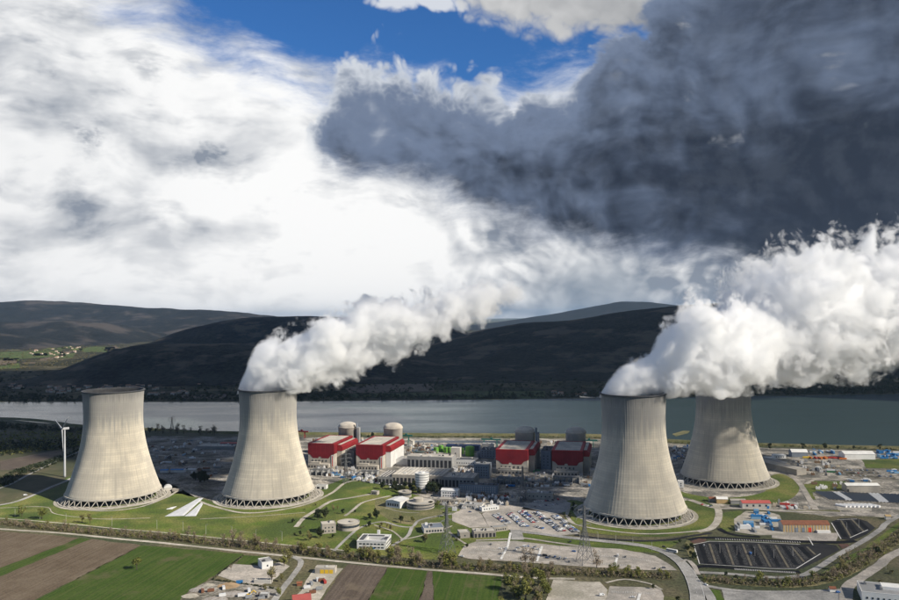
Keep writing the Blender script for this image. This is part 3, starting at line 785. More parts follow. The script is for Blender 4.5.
# roads and paths
ROADS = [
    ('road', [(-120, 520), (0, 529), (60, 533), (120, 539), (160, 542.7), (230, 550.2), (292, 556.5), (340, 561.5), (420, 569), (475, 573), (528, 577.5), (575, 579)], 5.5, 3, 'gravel'),
    ('rail_path', [(-120, 511), (0, 518.3), (60, 523), (120, 529), (160, 532.2), (230, 539.2), (300, 546.3), (350, 551)], 2.6, 3, 'gravel'),
    ('road', [(292, 556.5), (300, 560), (300, 566), (292, 577), (282, 590), (272, 604), (250, 640)], (6, 7), 4, 'road'),
    ('road', [(-60, 514), (0, 505), (18, 501), (36, 494), (50, 487.5), (64, 482), (72, 478)], 6.5, 4, 'road'),
    ('road', [(-60, 500), (0, 488), (28, 475), (52, 463), (78, 452), (92, 444)], 5, 3, 'road'),
    ('path', [(196, 500), (216, 507), (250, 513), (300, 506), (330, 494), (345, 483), (360, 480)], 5, 3, 'gravel'),
    ('path', [(60, 503), (80, 509), (105, 511), (140, 507), (168, 497)], 4.5, 4, 'concrete_lot'),
    ('path', [(168, 497), (182, 488)], 4.5, 4, 'gravel'),
    ('path', [(0, 508), (45, 507), (56, 514), (100, 519), (150, 518)], 1.8, 3, 'gravel'),
    ('path', [(200, 519), (260, 516), (305, 512.5)], 1.8, 3, 'gravel'),
    ('road', [(296, 527), (304, 518), (318, 509), (332, 501), (350, 498), (372, 494)], 6, 4, 'gravel'),
    ('path', [(345, 516), (352, 511), (362, 503), (376, 499), (390, 496)], 4.5, 4, 'gravel'),
    ('road', [(334, 551), (345, 540), (358, 529), (372, 523.5), (384, 522), (398, 526), (412, 527), (418, 521), (430, 517.5), (452, 514)], 4, 4, 'road'),
    ('path', [(412, 527), (408, 536), (402, 540), (392, 546)], 4.5, 5, 'road'),
    ('path', [(402, 540), (420, 536), (440, 530.5), (452, 526)], 2.6, 4, 'gravel'),
    ('path', [(374, 525), (392, 531), (402, 539)], 2.4, 4, 'gravel'),
    ('path', [(449, 532), (458, 539), (466, 544)], 3.0, 4, 'gravel'),
    ('path', [(385, 508), (402, 512), (420, 513)], 2.0, 4, 'gravel'),
    ('road', [(476, 540.5), (512, 539), (522, 538), (560, 543.5), (600, 549), (640, 553.5), (658, 560), (668, 566)], 4.5, 5, 'concrete_lot'),
    ('road', [(512, 531), (540, 534), (575, 538.5), (600, 541), (640, 545.5), (664, 552), (680, 562), (690, 575), (696, 590), (698, 604), (700, 640)], (8, 15), 6, 'road'),
    ('road', [(516, 530), (518, 540)], 14, 6, 'road'),
    ('road', [(690, 575), (706, 590), (713, 604), (722, 640)], (8, 8), 6.3, 'road'),
    ('road', [(680, 562), (687, 560), (694, 566), (698, 575)], 5, 6.3, 'concrete_lot'),
    ('road', [(575, 535), (600, 538.5), (640, 541), (668, 540), (690, 536.5), (712, 533)], 6, 5, 'asphalt'),
    ('path', [(565, 520), (580, 526), (610, 531), (640, 534), (670, 533.5), (700, 531)], 4, 6, 'gravel'),
    ('road', [(716, 505), (719, 513), (717, 522), (710, 529), (698, 532)], 9, 5, 'gravel'),
    ('road', [(690, 500), (716, 508), (745, 508.5), (790, 511.5), (820, 512), (850, 513.5), (899, 516), (980, 521)], 9, 4, 'concrete_lot'),
    ('road', [(790, 474), (800, 484), (808, 497), (816, 510)], 8, 4, 'concrete_lot'),
    ('road', [(806, 484), (818, 479), (840, 479.5), (899, 481), (960, 483)], 6, 4, 'gravel'),
    ('road', [(980, 480), (899, 516.5), (880, 530), (862, 542), (840, 554), (818, 568), (800, 576), (770, 577.5), (735, 574.5), (700, 572.5)], 7, 5, 'road'),
    ('road', [(980, 520), (899, 552), (880, 565), (862, 577), (848, 587), (846, 604), (850, 640)], (9, 12), 4, 'concrete_lot'),
    ('road', [(706, 586), (740, 591), (790, 592), (846, 590)], 6, 4, 'road'),
    ('road', [(430, 486), (470, 494), (500, 492), (525, 488), (560, 487.5), (600, 490)], 7, 3, 'concrete_lot'),
    ('road', [(318, 476), (350, 478), (400, 486), (440, 497), (470, 503)], 7, 3, 'concrete_lot'),
    ('path', [(576, 505), (568, 511), (568, 518), (574, 524)], 4.5, 5, 'gravel'),
    ('road', [(150, 455), (200, 458), (240, 459)], 5, 3, 'gravel'),
    ('road', [(670, 444.5), (770, 449), (899, 452.5), (1000, 456)], 7, 3, 'gravel'),
    ('road', [(606, 583), (625, 579.5), (650, 584), (662, 590)], 3, 4, 'gravel'),
]
for nm, pts, w, k, mt in ROADS:
    ribbon(nm, pts, w, Z(k) + 0.004 * ROADS.index((nm, pts, w, k, mt)), M[mt], jit=0.25)
# painted lines on the main road
for off in (-0.5,):
    c = spline([G(*p) for p in ROADS[19][1]], 6)
    mb = MB()
    for side in (-0.47, 0.47):
        for i in range(len(c) - 1):
            d = (c[i + 1] - c[i]).normalized(); nr = Vector((-d.y, d.x, 0)); w = 8 + 7 * i / len(c)
            p, q = c[i] + nr * side * w, c[i + 1] + nr * side * (8 + 7 * (i + 1) / len(c))
            mb.poly([(p.x - nr.x * .18, p.y - nr.y * .18, Z(9)), (q.x - nr.x * .18, q.y - nr.y * .18, Z(9)), (q.x + nr.x * .18, q.y + nr.y * .18, Z(9)), (p.x + nr.x * .18, p.y + nr.y * .18, Z(9))])
            if side > 0 and i % 2:
                p, q = c[i], c[i] + d * 3
                mb.poly([(p.x - nr.x * .15, p.y - nr.y * .15, Z(9)), (q.x - nr.x * .15, q.y - nr.y * .15, Z(9)), (q.x + nr.x * .15, q.y + nr.y * .15, Z(9)), (p.x + nr.x * .15, p.y + nr.y * .15, Z(9))])
    tag(mb.build('lane_markings', M['paint']), kind='structure')
# canal in the tree belt
CANAL = [(-120, 515), (0, 523.5), (80, 531.5), (160, 537.8), (230, 545), (300, 552.5), (420, 565), (530, 571.5), (600, 574.5), (672, 577.5)]
CANAL2 = [(704, 580), (740, 582.5), (790, 584.5), (830, 578), (865, 560), (899, 538), (960, 505)]
for c in (CANAL, CANAL2):
    ribbon('canal_bank', c, 17, Z(2), pmat('bank_mat', (0.12, 0.105, 0.06), (0.075, 0.075, 0.035), 0.06, 0.95, 7) if c is CANAL else M['dry_grass'], jit=1.0)
    ribbon('canal', c, 5, Z(3), M['canal'], jit=0.5)
flat('verge', [(845, 566), (870, 553), (899, 527), (899, 522), (868, 545), (838, 563), (820, 574)], Z(3) - .02, M['lawn'], 0.8)
# valley fields beyond the river
_bank = [G(u, v) for u, v in ((-260, 403.0), (0, 401.2), (225, 401.2), (450, 399.2), (700, 396.2), (899, 393.2), (1250, 388.2))]
flat('far_plain', [(p.x, p.y) for p in _bank] + [(9000, 3200), (14000, 16000), (-14000, 16000), (-9000, 2400)], Z(1), forest_mat('plain_cover', (0.030, 0.034, 0.018), (0.062, 0.058, 0.034), (0.12, 0.105, 0.06), 0.004, 0.48, 0.62), px=False)
FAR = [((0, 352), (35, 351), (62, 350), (66, 356), (20, 359), (0, 360), 'field_green'), ((0, 360), (18, 358), (16, 364), (-30, 366), 'soil'), ((-60, 352), (-2, 349), (-2, 359), (-60, 364), 'soil'),
       ((78, 349), (92, 346.5), (114, 347), (108, 352), (84, 352), 'field_green'), ((116, 345.5), (120, 349), (108, 352), (104, 349), 'soil'), ((60, 354), (76, 353), (72, 358), (56, 358), 'field_green'),
       ((40, 359), (56, 356), (52, 360), (40, 361), 'soil'), ((0, 366), (20, 365), (20, 368), (0, 369), 'field_green'), ((15, 383), (40, 382.5), (40, 385), (12, 385.5), 'field_green'), ((48, 384), (60, 383.5), (58, 386), (44, 386.5), 'field_green'),
       ((345, 388), (380, 383.5), (434, 383.5), (434, 391), (350, 393), 'soil2'), ((340, 394.5), (450, 392.5), (450, 395.5), (340, 397.5), 'field_green'), ((452, 391.5), (545, 391), (545, 398.5), (452, 399), 'field_green'),
       ((180, 395), (228, 394), (228, 398), (180, 399), 'soil2'), ((470, 397.5), (520, 397), (520, 399.3), (470, 399.8), 'dry_grass')]
for _k in range(46):
    _u, _v = rnd.uniform(-40, 150), rnd.uniform(335, 368)
    if _v > 372 - .22 * _u: continue
    _w, _h = rnd.uniform(6, 17), rnd.uniform(1.0, 2.6); _t = rnd.uniform(-2, 4)
    FAR.append(((_u, _v), (_u + _w, _v - _h * .2), (_u + _w - _t, _v + _h), (_u - _t, _v + _h), rnd.choice(['field_green', 'soil', 'dry_grass', 'field_green', 'lawn'])))
for fd in FAR:
    flat('far_field', list(fd[:-1]), Z(2), M[fd[-1]], 0.0)

# ------------------------------------------------------------------ hills
def ridge(name, crest, Y, front, back, mat, rough=0.1, nx=220, ny=46, seed=0.0, Yend=None):
    us = np.array([c[0] for c in crest], float); vs_ = np.array([c[1] for c in crest], float)
    U = np.linspace(us[0], us[-1], nx)
    # smooth interpolation of the crest line
    V = np.interp(U, us, vs_)
    k = max(1, nx // 60); ker = np.ones(2 * k + 1) / (2 * k + 1)
    V = np.convolve(np.pad(V, k, mode='edge'), ker, 'valid')
    verts, faces = [], []
    for i in range(nx):
        Yc = Y if Yend is None else Y + (Yend - Y) * i / (nx - 1)
        c = at_depth(U[i], V[i], Yc)
        for j in range(ny):
            t = -1 + 2 * j / (ny - 1)
            dy = t * (front if t < 0 else back)
            prof = 0.5 * (1 + math.cos(math.pi * t))
            prof = prof ** 0.85
            sc = 1 + dy / Yc if t < 0 else 1
            x = c.x * (1 + 0.0 * sc); y = Yc + dy
            h = c.z * prof
            n = mnoise.fractal(Vector((x / 900 + seed, y / 900, seed)), 0.9, 2.1, 6)
            r = 1 - abs(mnoise.noise(Vector((x / 520 + seed, y / 1100, 3.3 + seed))))
            amp = (1 - abs(t)) ** 0.5 * (0.35 + 0.65 * min(1, abs(t) * 3))
            h += c.z * rough * amp * (n * 0.7 + (r - 0.7) * 1.3)
            h += mnoise.noise(Vector((x / 60, y / 60, seed))) * 2.5
            if abs(t) > 0.99: h = -8
            verts.append((x, y, h))
    for i in range(nx - 1):
        for j in range(ny - 1):
            a = i * ny + j
            faces.append((a, a + ny, a + ny + 1, a + 1))
    me = bpy.data.meshes.new(name); me.from_pydata(verts, [], faces)
    me.polygons.foreach_set('use_smooth', [True] * len(faces)); me.update()
    tag(link(name, me, mat), kind='structure')


ridge('hill', [(30, 381), (60, 374), (85, 364), (110, 352), (140, 345.5), (180, 343.5), (230, 343), (280, 346), (340, 351), (420, 360), (500, 374)], 3700, 720, 1000, M['forest'], 0.16, seed=1.3)
ridge('hill', [(130, 358), (150, 349), (165, 341), (190, 330), (225, 320.5), (250, 317.5), (290, 316.5), (330, 316.5), (390, 319), (440, 326), (520, 345)], 6300, 1300, 1600, M['forest'], 0.10, seed=5.1)
ridge('hill', [(330, 378), (380, 358), (450, 338), (500, 327), (530, 323), (570, 320), (600, 314.5), (630, 310), (665, 307), (720, 303), (800, 299), (899, 296), (1000, 297), (1200, 305), (1350, 320)], 4900, 1950, 2000, M['forest'], 0.11, 300, 70, seed=9.7)
ridge('hill', [(-420, 312), (-250, 306), (-120, 303), (0, 302), (45, 301), (100, 304.5), (150, 308), (180, 309), (225, 311), (260, 315), (300, 320), (360, 330)], 13500, 3400, 4000, M['forest_left'], 0.12, 260, 60, seed=14.2)
ridge('hill', [(-350, 336), (-200, 328), (-60, 325), (0, 322.5), (30, 321.5), (60, 320), (100, 322.5), (130, 331), (150, 338), (170, 345)], 9300, 1500, 2000, M['forest_left'], 0.13, seed=21.9)
ridge('hill', [(-350, 344), (-200, 338), (-80, 333), (-20, 331), (15, 335), (45, 341), (75, 348)], 7700, 800, 1100, M['forest_left'], 0.13, seed=25.1)
ridge('hill', [(430, 330), (500, 322), (540, 316), (570, 311), (600, 305.5), (620, 301), (645, 302), (680, 306), (730, 309), (820, 309)], 16000, 2500, 3000, M['forest_far'], 0.08, 160, 40, seed=31.0)
ridge('hill', [(-2500, 330), (-1500, 312), (-900, 306), (-500, 306), (-350, 309)], 12000, 2500, 3000, M['forest_left'], 0.13, 120, 40, seed=41.0)
ridge('hill', [(1150, 308), (1400, 300), (1900, 296), (2600, 306), (3400, 330)], 5600, 1800, 2200, M['forest'], 0.13, 120, 40, seed=44.0)

# ================================================================== COOLING TOWERS
TOWERS = [(-493.8, 1147.5), (-266.1, 1143.2), (238.2, 1022.7), (423.3, 1217.1)]
def tower_r(z):
    k = 0.222 if z < 118 else 0.10
    return math.sqrt(40.3 ** 2 + k * (z - 118) ** 2)


def tower_meshes():
    seg, zs = 360, list(np.linspace(9.5, 155.0, 56))
    prof = [(tower_r(z), z, 1) for z in zs] + [(tower_r(z) - 1.1, z, 0) for z in reversed(zs)]
    v, f = [], []
    for r, z, outer in prof:
        for s in range(seg):
            a = 2 * math.pi * s / seg
            rr = r + (0.16 if outer and s % 4 == 0 else 0)
            v.append((rr * math.cos(a), rr * math.sin(a), z))
    n = len(prof)
    for k in range(n):
        k2 = (k + 1) % n
        for s in range(seg):
            t = (s + 1) % seg
            f.append((k * seg + s, k * seg + t, k2 * seg + t, k2 * seg + s))
    shell = bpy.data.meshes.new('shell'); shell.from_pydata(v, [], f); shell.materials.append(M['tower']); shell.materials.append(M['tower_in'])
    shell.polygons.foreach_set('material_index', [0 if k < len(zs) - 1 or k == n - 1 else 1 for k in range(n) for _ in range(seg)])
    shell.polygons.foreach_set('use_smooth', [True] * len(f)); shell.update()
    rim = MB(); rt = tower_r(155)
    rim.lathe([(rt - 1.0, 154.6), (rt + 1.5, 154.8), (rt + 1.5, 156.3), (rt - 1.0, 156.3), (rt - 1.0, 154.6)], 120, cap=False)
    ring = MB(); rb = tower_r(9.5)
    ring.lathe([(rb - 1.5, 8.8), (rb + 0.9, 8.8), (rb + 0.7, 10.9), (rb - 1.5, 10.9), (rb - 1.5, 8.8)], 120, cap=False)
    basin = MB()
    basin.lathe([(72.6, -0.5), (73.8, -0.5), (73.8, 0.9), (72.6, 0.9), (72.6, -0.5)], 120, cap=False)
    fill = MB()
    fill.lathe([(56, 0.2), (56, 6.5), (61, 10.0), (2, 10.6)], 72)
    da = 2 * math.pi / 72
    st = []
    for sgn in (1, -1):
        m = MB()
        m.bar((71.3, 0, -0.3), ((rb - .3) * math.cos(sgn * da), (rb - .3) * math.sin(sgn * da), 9.4), 0.78, seg=6)
        st.append(m.mesh('strut', M['strut']))
    return shell, rim.mesh('rim', M['darkroof']), ring.mesh('ring_beam', M['strut']), basin.mesh('basin_wall', M['strut']), fill.mesh('fill_pack', M['tower_in']), st


T_SHELL, T_RIM, T_RING, T_BASIN, T_FILL, T_STRUT = tower_meshes()
T_LABEL = ['cooling tower without steam, standing beside the wind turbine', 'steaming cooling tower beside the sunlit red reactor buildings',
           'nearest steaming cooling tower, behind the car park with bays', 'steaming cooling tower standing farther back, beside the river quay']
for (tx, ty), lb in zip(TOWERS, T_LABEL):
    t = thing('cooling_tower', lb, 'cooling tower', (tx, ty, 0.3), rnd.uniform(0, 6), 'four concrete cooling towers')
    for nm, me in (('shell', T_SHELL), ('rim', T_RIM), ('ring_beam', T_RING), ('basin_wall', T_BASIN), ('fill_pack', T_FILL)):
        link(nm, me, None, t)
    for k in range(36):
        for me in T_STRUT:
            o = link('strut', me, None, t); o.rotation_euler.z = 2 * math.pi * k / 36
    ap = MB(); ap.lathe([(60, 0.0), (79, 0.0)], 72, tx, ty, cap=False)
    me = ap.mesh('tower_apron', M['gravel'])
    o = link('tower_apron', me); o.location.z = Z(5) + 0.01; o['kind'] = 'structure'
    if me.polygons[0].normal.z < 0: me.flip_normals()

# ================================================================== BUILDINGS
def solve_width(P, ang, u1):
    d = Vector((math.cos(ang), math.sin(ang), 0)); lo, hi = 0.0, 600.0
    for _ in range(40):
        m = (lo + hi) / 2
        if to_px(P + d * m)[0] < u1: lo = m
        else: hi = m
    return lo


WIN = {}
def win_mesh(w, h, mat='glass'):
    k = (round(w, 1), round(h, 1), mat)
    if k not in WIN:
        m = MB(); m.box(-w / 2, w / 2, -0.12, 0.15, 0, h)
        WIN[k] = m.mesh('window', M[mat])
    return WIN[k]


def windows(t, W, D, rows, side=False, wmat='glass', size=(1.6, 1.7), step=3.2, x0=None, x1=None, name='window'):
    """separate window panes on the front (and right-hand) wall"""
    me = win_mesh(*size, wmat)
    for z in rows:
        a, b = (x0 or 2.0), (x1 or W - 2.0)
        n = max(1, int((b - a) / step))
        for i in range(n):
            o = link(name, me, None, t); o.location = (a + (i + .5) * (b - a) / n, -0.02, z)
        if side:
            n = max(1, int((D - 3) / step))
            for i in range(n):
                o = link(name, me, None, t); o.location = (W + 0.02, 1.5 + (i + .5) * (D - 3) / n, z); o.rotation_euler.z = math.pi / 2


def building(name, label, cat, fl, u1, D, H, wall='offwhite', roof='paleroof', ang=PLANT, kind='flat', rows=None, side=False, units=0, group=None,
             wsize=(1.6, 1.7), wstep=3.2, wmat='glass', z0=0.2, par=0.7, W=None, bays=0, door=None, ridge_h=3.0, seam=0):
    P = G(*fl); P.z = 0
    if W is None: W = solve_width(P, ang, u1)
    P.z = z0
    t = thing(name, label, cat, P, ang, group)
    rg = random.Random(hash(label) % 9999 if False else len(label) * 13 + int(fl[0]))
    m = MB(); m.box(0, W, 0, D, -0.4, H, top=(kind == 'flat'))
    if kind == 'gable_x':       # ridge along the front
        m.poly([(0, D, H), (0, 0, H), (0, D / 2, H + ridge_h)]); m.poly([(W, 0, H), (W, D, H), (W, D / 2, H + ridge_h)])
    if kind == 'gable_y':
        m.poly([(0, 0, H), (W, 0, H), (W / 2, 0, H + ridge_h)]); m.poly([(W, D, H), (0, D, H), (W / 2, D, H + ridge_h)])
    m.build('wall', M[wall], t)
    r = MB()
    if kind == 'flat':
        r.box(0.35, W - 0.35, 0.35, D - 0.35, H + 0.004, H + 0.25)
        ro = r.build('roof', M[roof], t)
        p = MB(); th = 0.35
        p.box(-.06, W + .06, -.06, th, H - .02, H + par); p.box(-.06, W + .06, D - th, D + .06, H - .02, H + par)
        p.box(-.06, th, th, D - th, H - .02, H + par); p.box(W - th, W + .06, th, D - th, H - .02, H + par)
        p.build('parapet', M[wall], t)
    elif kind in ('gable_x', 'gable_y'):
        e = 0.5; q = .25
        if kind == 'gable_x':
            sl = ridge_h / (D / 2)
            for s in (0, 1):
                ya, yb = ((-e, D / 2) if s == 0 else (D + e, D / 2))
                za, zb = H - sl * e + .05, H + ridge_h + .05
                r.poly([(-e, ya, za), (W + e, ya, za), (W + e, yb, zb), (-e, yb, zb)]); r.poly([(-e, ya, za + q), (W + e, ya, za + q), (W + e, yb, zb + q), (-e, yb, zb + q)])
                r.poly([(-e, ya, za), (W + e, ya, za), (W + e, ya, za + q), (-e, ya, za + q)])
        else:
            sl = ridge_h / (W / 2)
            for s in (0, 1):
                xa, xb = ((-e, W / 2) if s == 0 else (W + e, W / 2))
                za, zb = H - sl * e + .05, H + ridge_h + .05
                r.poly([(xa, -e, za), (xa, D + e, za), (xb, D + e, zb), (xb, -e, zb)]); r.poly([(xa, -e, za + q), (xa, D + e, za + q), (xb, D + e, zb + q), (xb, -e, zb + q)])
                r.poly([(xa, -e, za), (xb, -e, zb), (xb, -e, zb + q), (xa, -e, za + q)])
        ro = r.build('roof', M[roof], t)
    elif kind == 'arch':
        n = 10; pts = []
        for i in range(n + 1):
            a = math.pi * i / n
            pts.append((W / 2 - (W / 2 + .3) * math.cos(a), H + ridge_h * math.sin(a) + .05))
        for i in range(n):
            r.poly([(pts[i][0], -.3, pts[i][1]), (pts[i + 1][0], -.3, pts[i + 1][1]), (pts[i + 1][0], D + .3, pts[i + 1][1]), (pts[i][0], D + .3, pts[i][1])])
        r.poly([(p[0], -.3, p[1]) for p in pts]); r.poly([(p[0], D + .3, p[1]) for p in reversed(pts)])
        ro = r.build('roof', M[roof], t)
    if seam:                     # roof light strips / deck seams
        for i in range(seam):
            s = MB(); xx = W * (i + .5) / seam
            s.box(xx - .5, xx + .5, 1.2, D - 1.2, H + .25, H + .75); s.build('roof_strip', M['offwhite' if roof != 'offwhite' else 'grey'], ro)
    for i in range(units):
        s = MB(); w, d, h = rg.uniform(1.5, 4), rg.uniform(1.5, 4), rg.uniform(1, 2.4)
        xx, yy = rg.uniform(1.5, max(1.6, W - 5)), rg.uniform(1.5, max(1.6, D - 5))
        s.box(xx, xx + w, yy, yy + d, H + .25, H + .25 + h); s.box(xx + .3, xx + w - .3, yy + .3, yy + d - .3, H + .25 + h, H + .5 + h)
        s.build('roof_unit', M[rg.choice(['grey', 'offwhite', 'darkroof', 'white'])], ro)
    if rows: windows(t, W, D, rows, side, wmat, wsize, wstep)
    if bays:
        for i in range(bays):
            s = MB(); bw = W / bays
            s.box(bw * i + bw * .18, bw * (i + 1) - bw * .18, -.1, .2, 0.2, H * .72); s.build('bay_opening', M['dark'], t)
    if door:
        for x, w, h, mt in door:
            s = MB(); s.box(x * W, x * W + w, -.15, .2, 0.0, h); s.build('door', M[mt], t)
    t['_dims'] = (W, D, H)
    return t


# ---- reactor buildings
def reactor(label, fl, u1, vtop, back, wing_h, stack=True, white_wing=False, sign=True):
    P = G(*fl); P.z = 0
    W = solve_width(P, PLANT, u1)
    H = at_depth(fl[0], vtop, P.y).z
    Bk = G(back[0], back[1], H)
    D = (Bk - Vector((P.x, P.y, H))).dot(Vector((-math.sin(PLANT), math.cos(PLANT), 0)))
    D = max(40, min(D, 95))
    t = thing('reactor_building', label, 'reactor building', (P.x, P.y, 0.2), PLANT, 'four red reactor buildings')
    m = MB(); m.box(0.4, W - .4, 0.4, D - .4, -0.4, H - 1.0); m.build('concrete_wall', M['beige'], t)
    # red cladding: a skirt whose lower edge steps down in the middle of the front
    zc = H * .56; z1 = H * .38
    m = MB()
    prof = [(0, H), (0, zc), (W * .10, zc - 2.0), (W * .19, z1), (W * .40, z1), (W * .42, z1 + 2.6), (W * .50, z1 + 2.6), (W * .52, z1), (W * .80, z1), (W * .88, zc - 2.0), (W, zc), (W, H)]
    m.poly([(x, 0, z) for x, z in prof]); m.poly([(x, .8, z) for x, z in reversed(prof)])
    for i in range(len(prof)):
        (xa, za), (xb, zb) = prof[i], prof[(i + 1) % len(prof)]
        m.poly([(xa, 0, za), (xa, .8, za), (xb, .8, zb), (xb, 0, zb)])
    m.build('front_cladding', M['red'], t)
    for nm, x0, x1 in (('side_cladding', -.15, .7), ('side_cladding', W - .7, W + .15)):
        m = MB(); m.box(x0, x1, .8, D, zc, H); m.build(nm, M['red'], t)
    m = MB(); m.box(-.1, W + .1, D - .6, D + .2, zc, H); m.build('rear_cladding', M['red'], t)
    # cladding panel joints on the front
    nj = 6
    for i in range(1, nj):
        m = MB(); x = W * i / nj; m.box(x - .14, x + .14, -.09, .05, zc + .6, H - .2); m.build('panel_rib', M['red_bright'], t)
    # deck roof: slabs framed by a red edge, sloping corner strips
    ro = MB(); ro.box(W * .09, W * .91, 2.0, D - 1.5, H - .9, H - .1); rf = ro.build('roof', M['paleroof'], t)
    for i in range(1, 5):
        s = MB(); s.box(W * (.09 + .82 * i / 5) - .2, W * (.09 + .82 * i / 5) + .2, 2.5, D - 2, H - .1, H + .25); s.build('roof_rib', M['beige'], rf)
    e = MB(); e.box(-.2, W + .2, -.2, 2.0, H - 1.0, H + .5); e.box(-.2, W + .2, D - 1.5, D + .3, H - 1.0, H + .5)
    e.box(-.2, W * .09, 2.0, D - 1.5, H - 1.0, H + .5); e.box(W * .91, W + .2, 2.0, D - 1.5, H - 1.0, H + .5)
    e.build('roof_edge', M['red_bright'], t)
    # side wing: long red box with bevelled top on a pale wall
    wx0, wx1, y0, y1 = W + .2, W + 9.5, D * .16, D * 1.02
    m = MB(); m.box(wx0 - .1, wx1 - .6, y0 + .5, y1 - .5, -.4, wing_h - 10.5); m.build('wing_wall', M['white' if white_wing else 'beige'], t)
    m = MB()
    sec = [(wx0, wing_h - 10), (wx1, wing_h - 10), (wx1 + .6, wing_h - 8.5), (wx1 + .6, wing_h - 3.5), (wx1 - 3, wing_h), (wx0, wing_h)]
    n = len(sec)
    for i in range(n):
        (xa, za), (xb, zb) = sec[i], sec[(i + 1) % n]
        m.poly([(xa, y0, za), (xb, y0, zb), (xb, y1, zb), (xa, y1, za)])
    m.poly([(x, y0, z) for x, z in reversed(sec)]); m.poly([(x, y1, z) for x, z in sec])
    m.build('wing_cladding', M['red_bright'], t)
    m = MB(); m.box(wx0 + .5, wx1 - 3.6, y0 + 3, y1 - 3, wing_h + .01, wing_h + .4); m.build('wing_roof', M['paleroof'], t)
    # orange stripe sign at the front corner
    if sign:
        m = MB(); m.box(W * .905, W * .985, -.45, -.1, 0.5, zc - 1.5); so = m.build('sign_board', M['white'], t)
        m = MB(); m.box(W * .93, W * .96, -.55, -.46, 1.5, zc - 3); m.build('sign_stripe', M['sign_red'], so)
    # low annexe, ducts and openings on the concrete front
    m = MB(); m.box(W * .08, W * .86, -9, .1, -.4, 6.5); m.box(W * .14, W * .5, -6, 0, 6.5, 9.2); m.build('front_annexe', M['beige'], t)
    for i in range(7):
        m = MB(); x = W * (.1 + .11 * i); m.box(x, x + W * .05, -9.12, -8.9, .3, 3.8); m.build('opening', M['dark'], t)
    for i in range(5):
        m = MB(); x = W * (.16 + .13 * i); m.box(x, x + 2.2, -.1, .35, z1 - 6 + rnd.uniform(-1, 1), z1 - 3); m.build('vent', M['darkroof'], t)
    m = MB(); m.lathe([(2.2, 0), (2.2, 2.4), (1.2, 3.2)], 12, W * .47, .4)
    # containment drum and dome
    cx, cy_, rr = W * .62, D + 24, 17.5
    zt = H + 15
    m = MB(); m.lathe([(rr, -.4), (rr, zt - 3.4), (rr + .7, zt - 3.2), (rr + .7, zt - .9), (rr, zt - .7)], 48, cx, cy_)
    cd = m.build('containment_drum', M['dome'], t, True)
    m = MB(); m.lathe([(rr - .2, zt - .75)] + [(rr * math.cos(a) * .985, zt - .7 + 8.0 * math.sin(a)) for a in np.linspace(.10, 1.5, 10)], 48, cx, cy_)
    m.build('dome_cap', M['dome'], t, True)
    if stack:
        m = MB(); m.lathe([(1.9, -.4), (1.9, zt + 5), (1.5, zt + 6.5)], 16, cx + rr + 3.5, cy_ - 8); m.build('vent_stack', M['bluegrey'], t)
        m = MB(); m.box(cx + rr + 4.6, cx + rr + 9, cy_ - 12, cy_ - 4, -.4, zt - 2); m.build('stack_shaft', M['grey'], t)
    m = MB(); m.box(cx - rr - 6, cx - rr + 3, cy_ - 10, cy_ + 8, -.4, H * .9); m.build('stair_shaft', M['grey'], t)
    return t, W, D, H


reactor('sunlit red reactor building right beside the steaming tower, farthest from the green tanks', (308, 466.5), 334, 443.3, (322, 435), 36, True)
reactor('sunlit red reactor building with a white side wall under its wing', (356, 468), 383, 444.6, (372, 435), 36.5, False, True)
reactor('shaded dark red reactor building beside the grey office blocks', (496, 472.5), 528, 449.4, (505.5, 439.2), 37, True, sign=False)
reactor('shaded dark red reactor building half behind the nearest cooling tower', (552, 474), 583, 450.3, (560, 440.4), 37, False, sign=False)

B = building
# ---- inner plant, around the reactors
B('auxiliary_building', 'grey windowless block in the gap between the two sunlit reactors', 'building', (341, 464), 354, 46, 24, 'grey', 'darkroof', units=3)
B('auxiliary_building', 'bluegrey block in the gap between the two shaded reactors', 'building', (541, 469), 551, 50, 30, 'bluegrey', 'darkroof', units=3, rows=(6, 11, 16, 21), wstep=5)
B('turbine_hall', 'long pale turbine hall with striped flat roof behind the round white tower', 'building', (392, 484.5), 443, 62, 15, 'beige', 'paleroof', bays=13, seam=14, units=2)
B('turbine_hall', 'dark fronted turbine hall behind the white building with red end', 'building', (441, 486.5), 474, 40, 14, 'grey', 'paleroof', bays=9, seam=6, units=4)
B('machine_hall', 'flat roofed hall rising just behind the long turbine hall', 'building', (407, 467.5), 452, 30, 19, 'grey', 'paleroof', bays=11, units=9)
B('grey_annexe', 'low grey annexe under the white walled reactor wing', 'building', (392, 464), 408, 34, 8, 'white', 'grey', units=2)
B('slate_hall', 'dark grey sheet roofed hall left of the long turbine hall', 'building', (378, 484), 393, 50, 11, 'grey', 'darkroof', seam=5, bays=4)
B('white_block', 'tall white blank block standing between the green tanks', 'building', (451, 457.5), 460, 14, 17, 'offwhite', 'offwhite', rows=(4,), wsize=(2, 5), wmat='dark', wstep=9)
B('white_building', 'white flat roofed building with dark roof panels in front of the green tanks', 'building', (455, 465), 476, 22, 9, 'white', 'darkroof', units=4, rows=(3,), wstep=4)
B('grey_tower_block', 'tall grey office block right of the dark turbine hall', 'building', (474, 478), 489, 24, 21, 'bluegrey', 'grey', rows=(4, 8, 12, 16), wstep=3.6, units=3)
B('long_office', 'long grey office building with rows of pale window frames', 'building', (458.5, 492.5), 497.5, 14, 11.5, 'bluegrey', 'darkroof', rows=(2, 5, 8), wstep=3.2, wmat='offwhite', wsize=(1.1, 1.6), units=4)
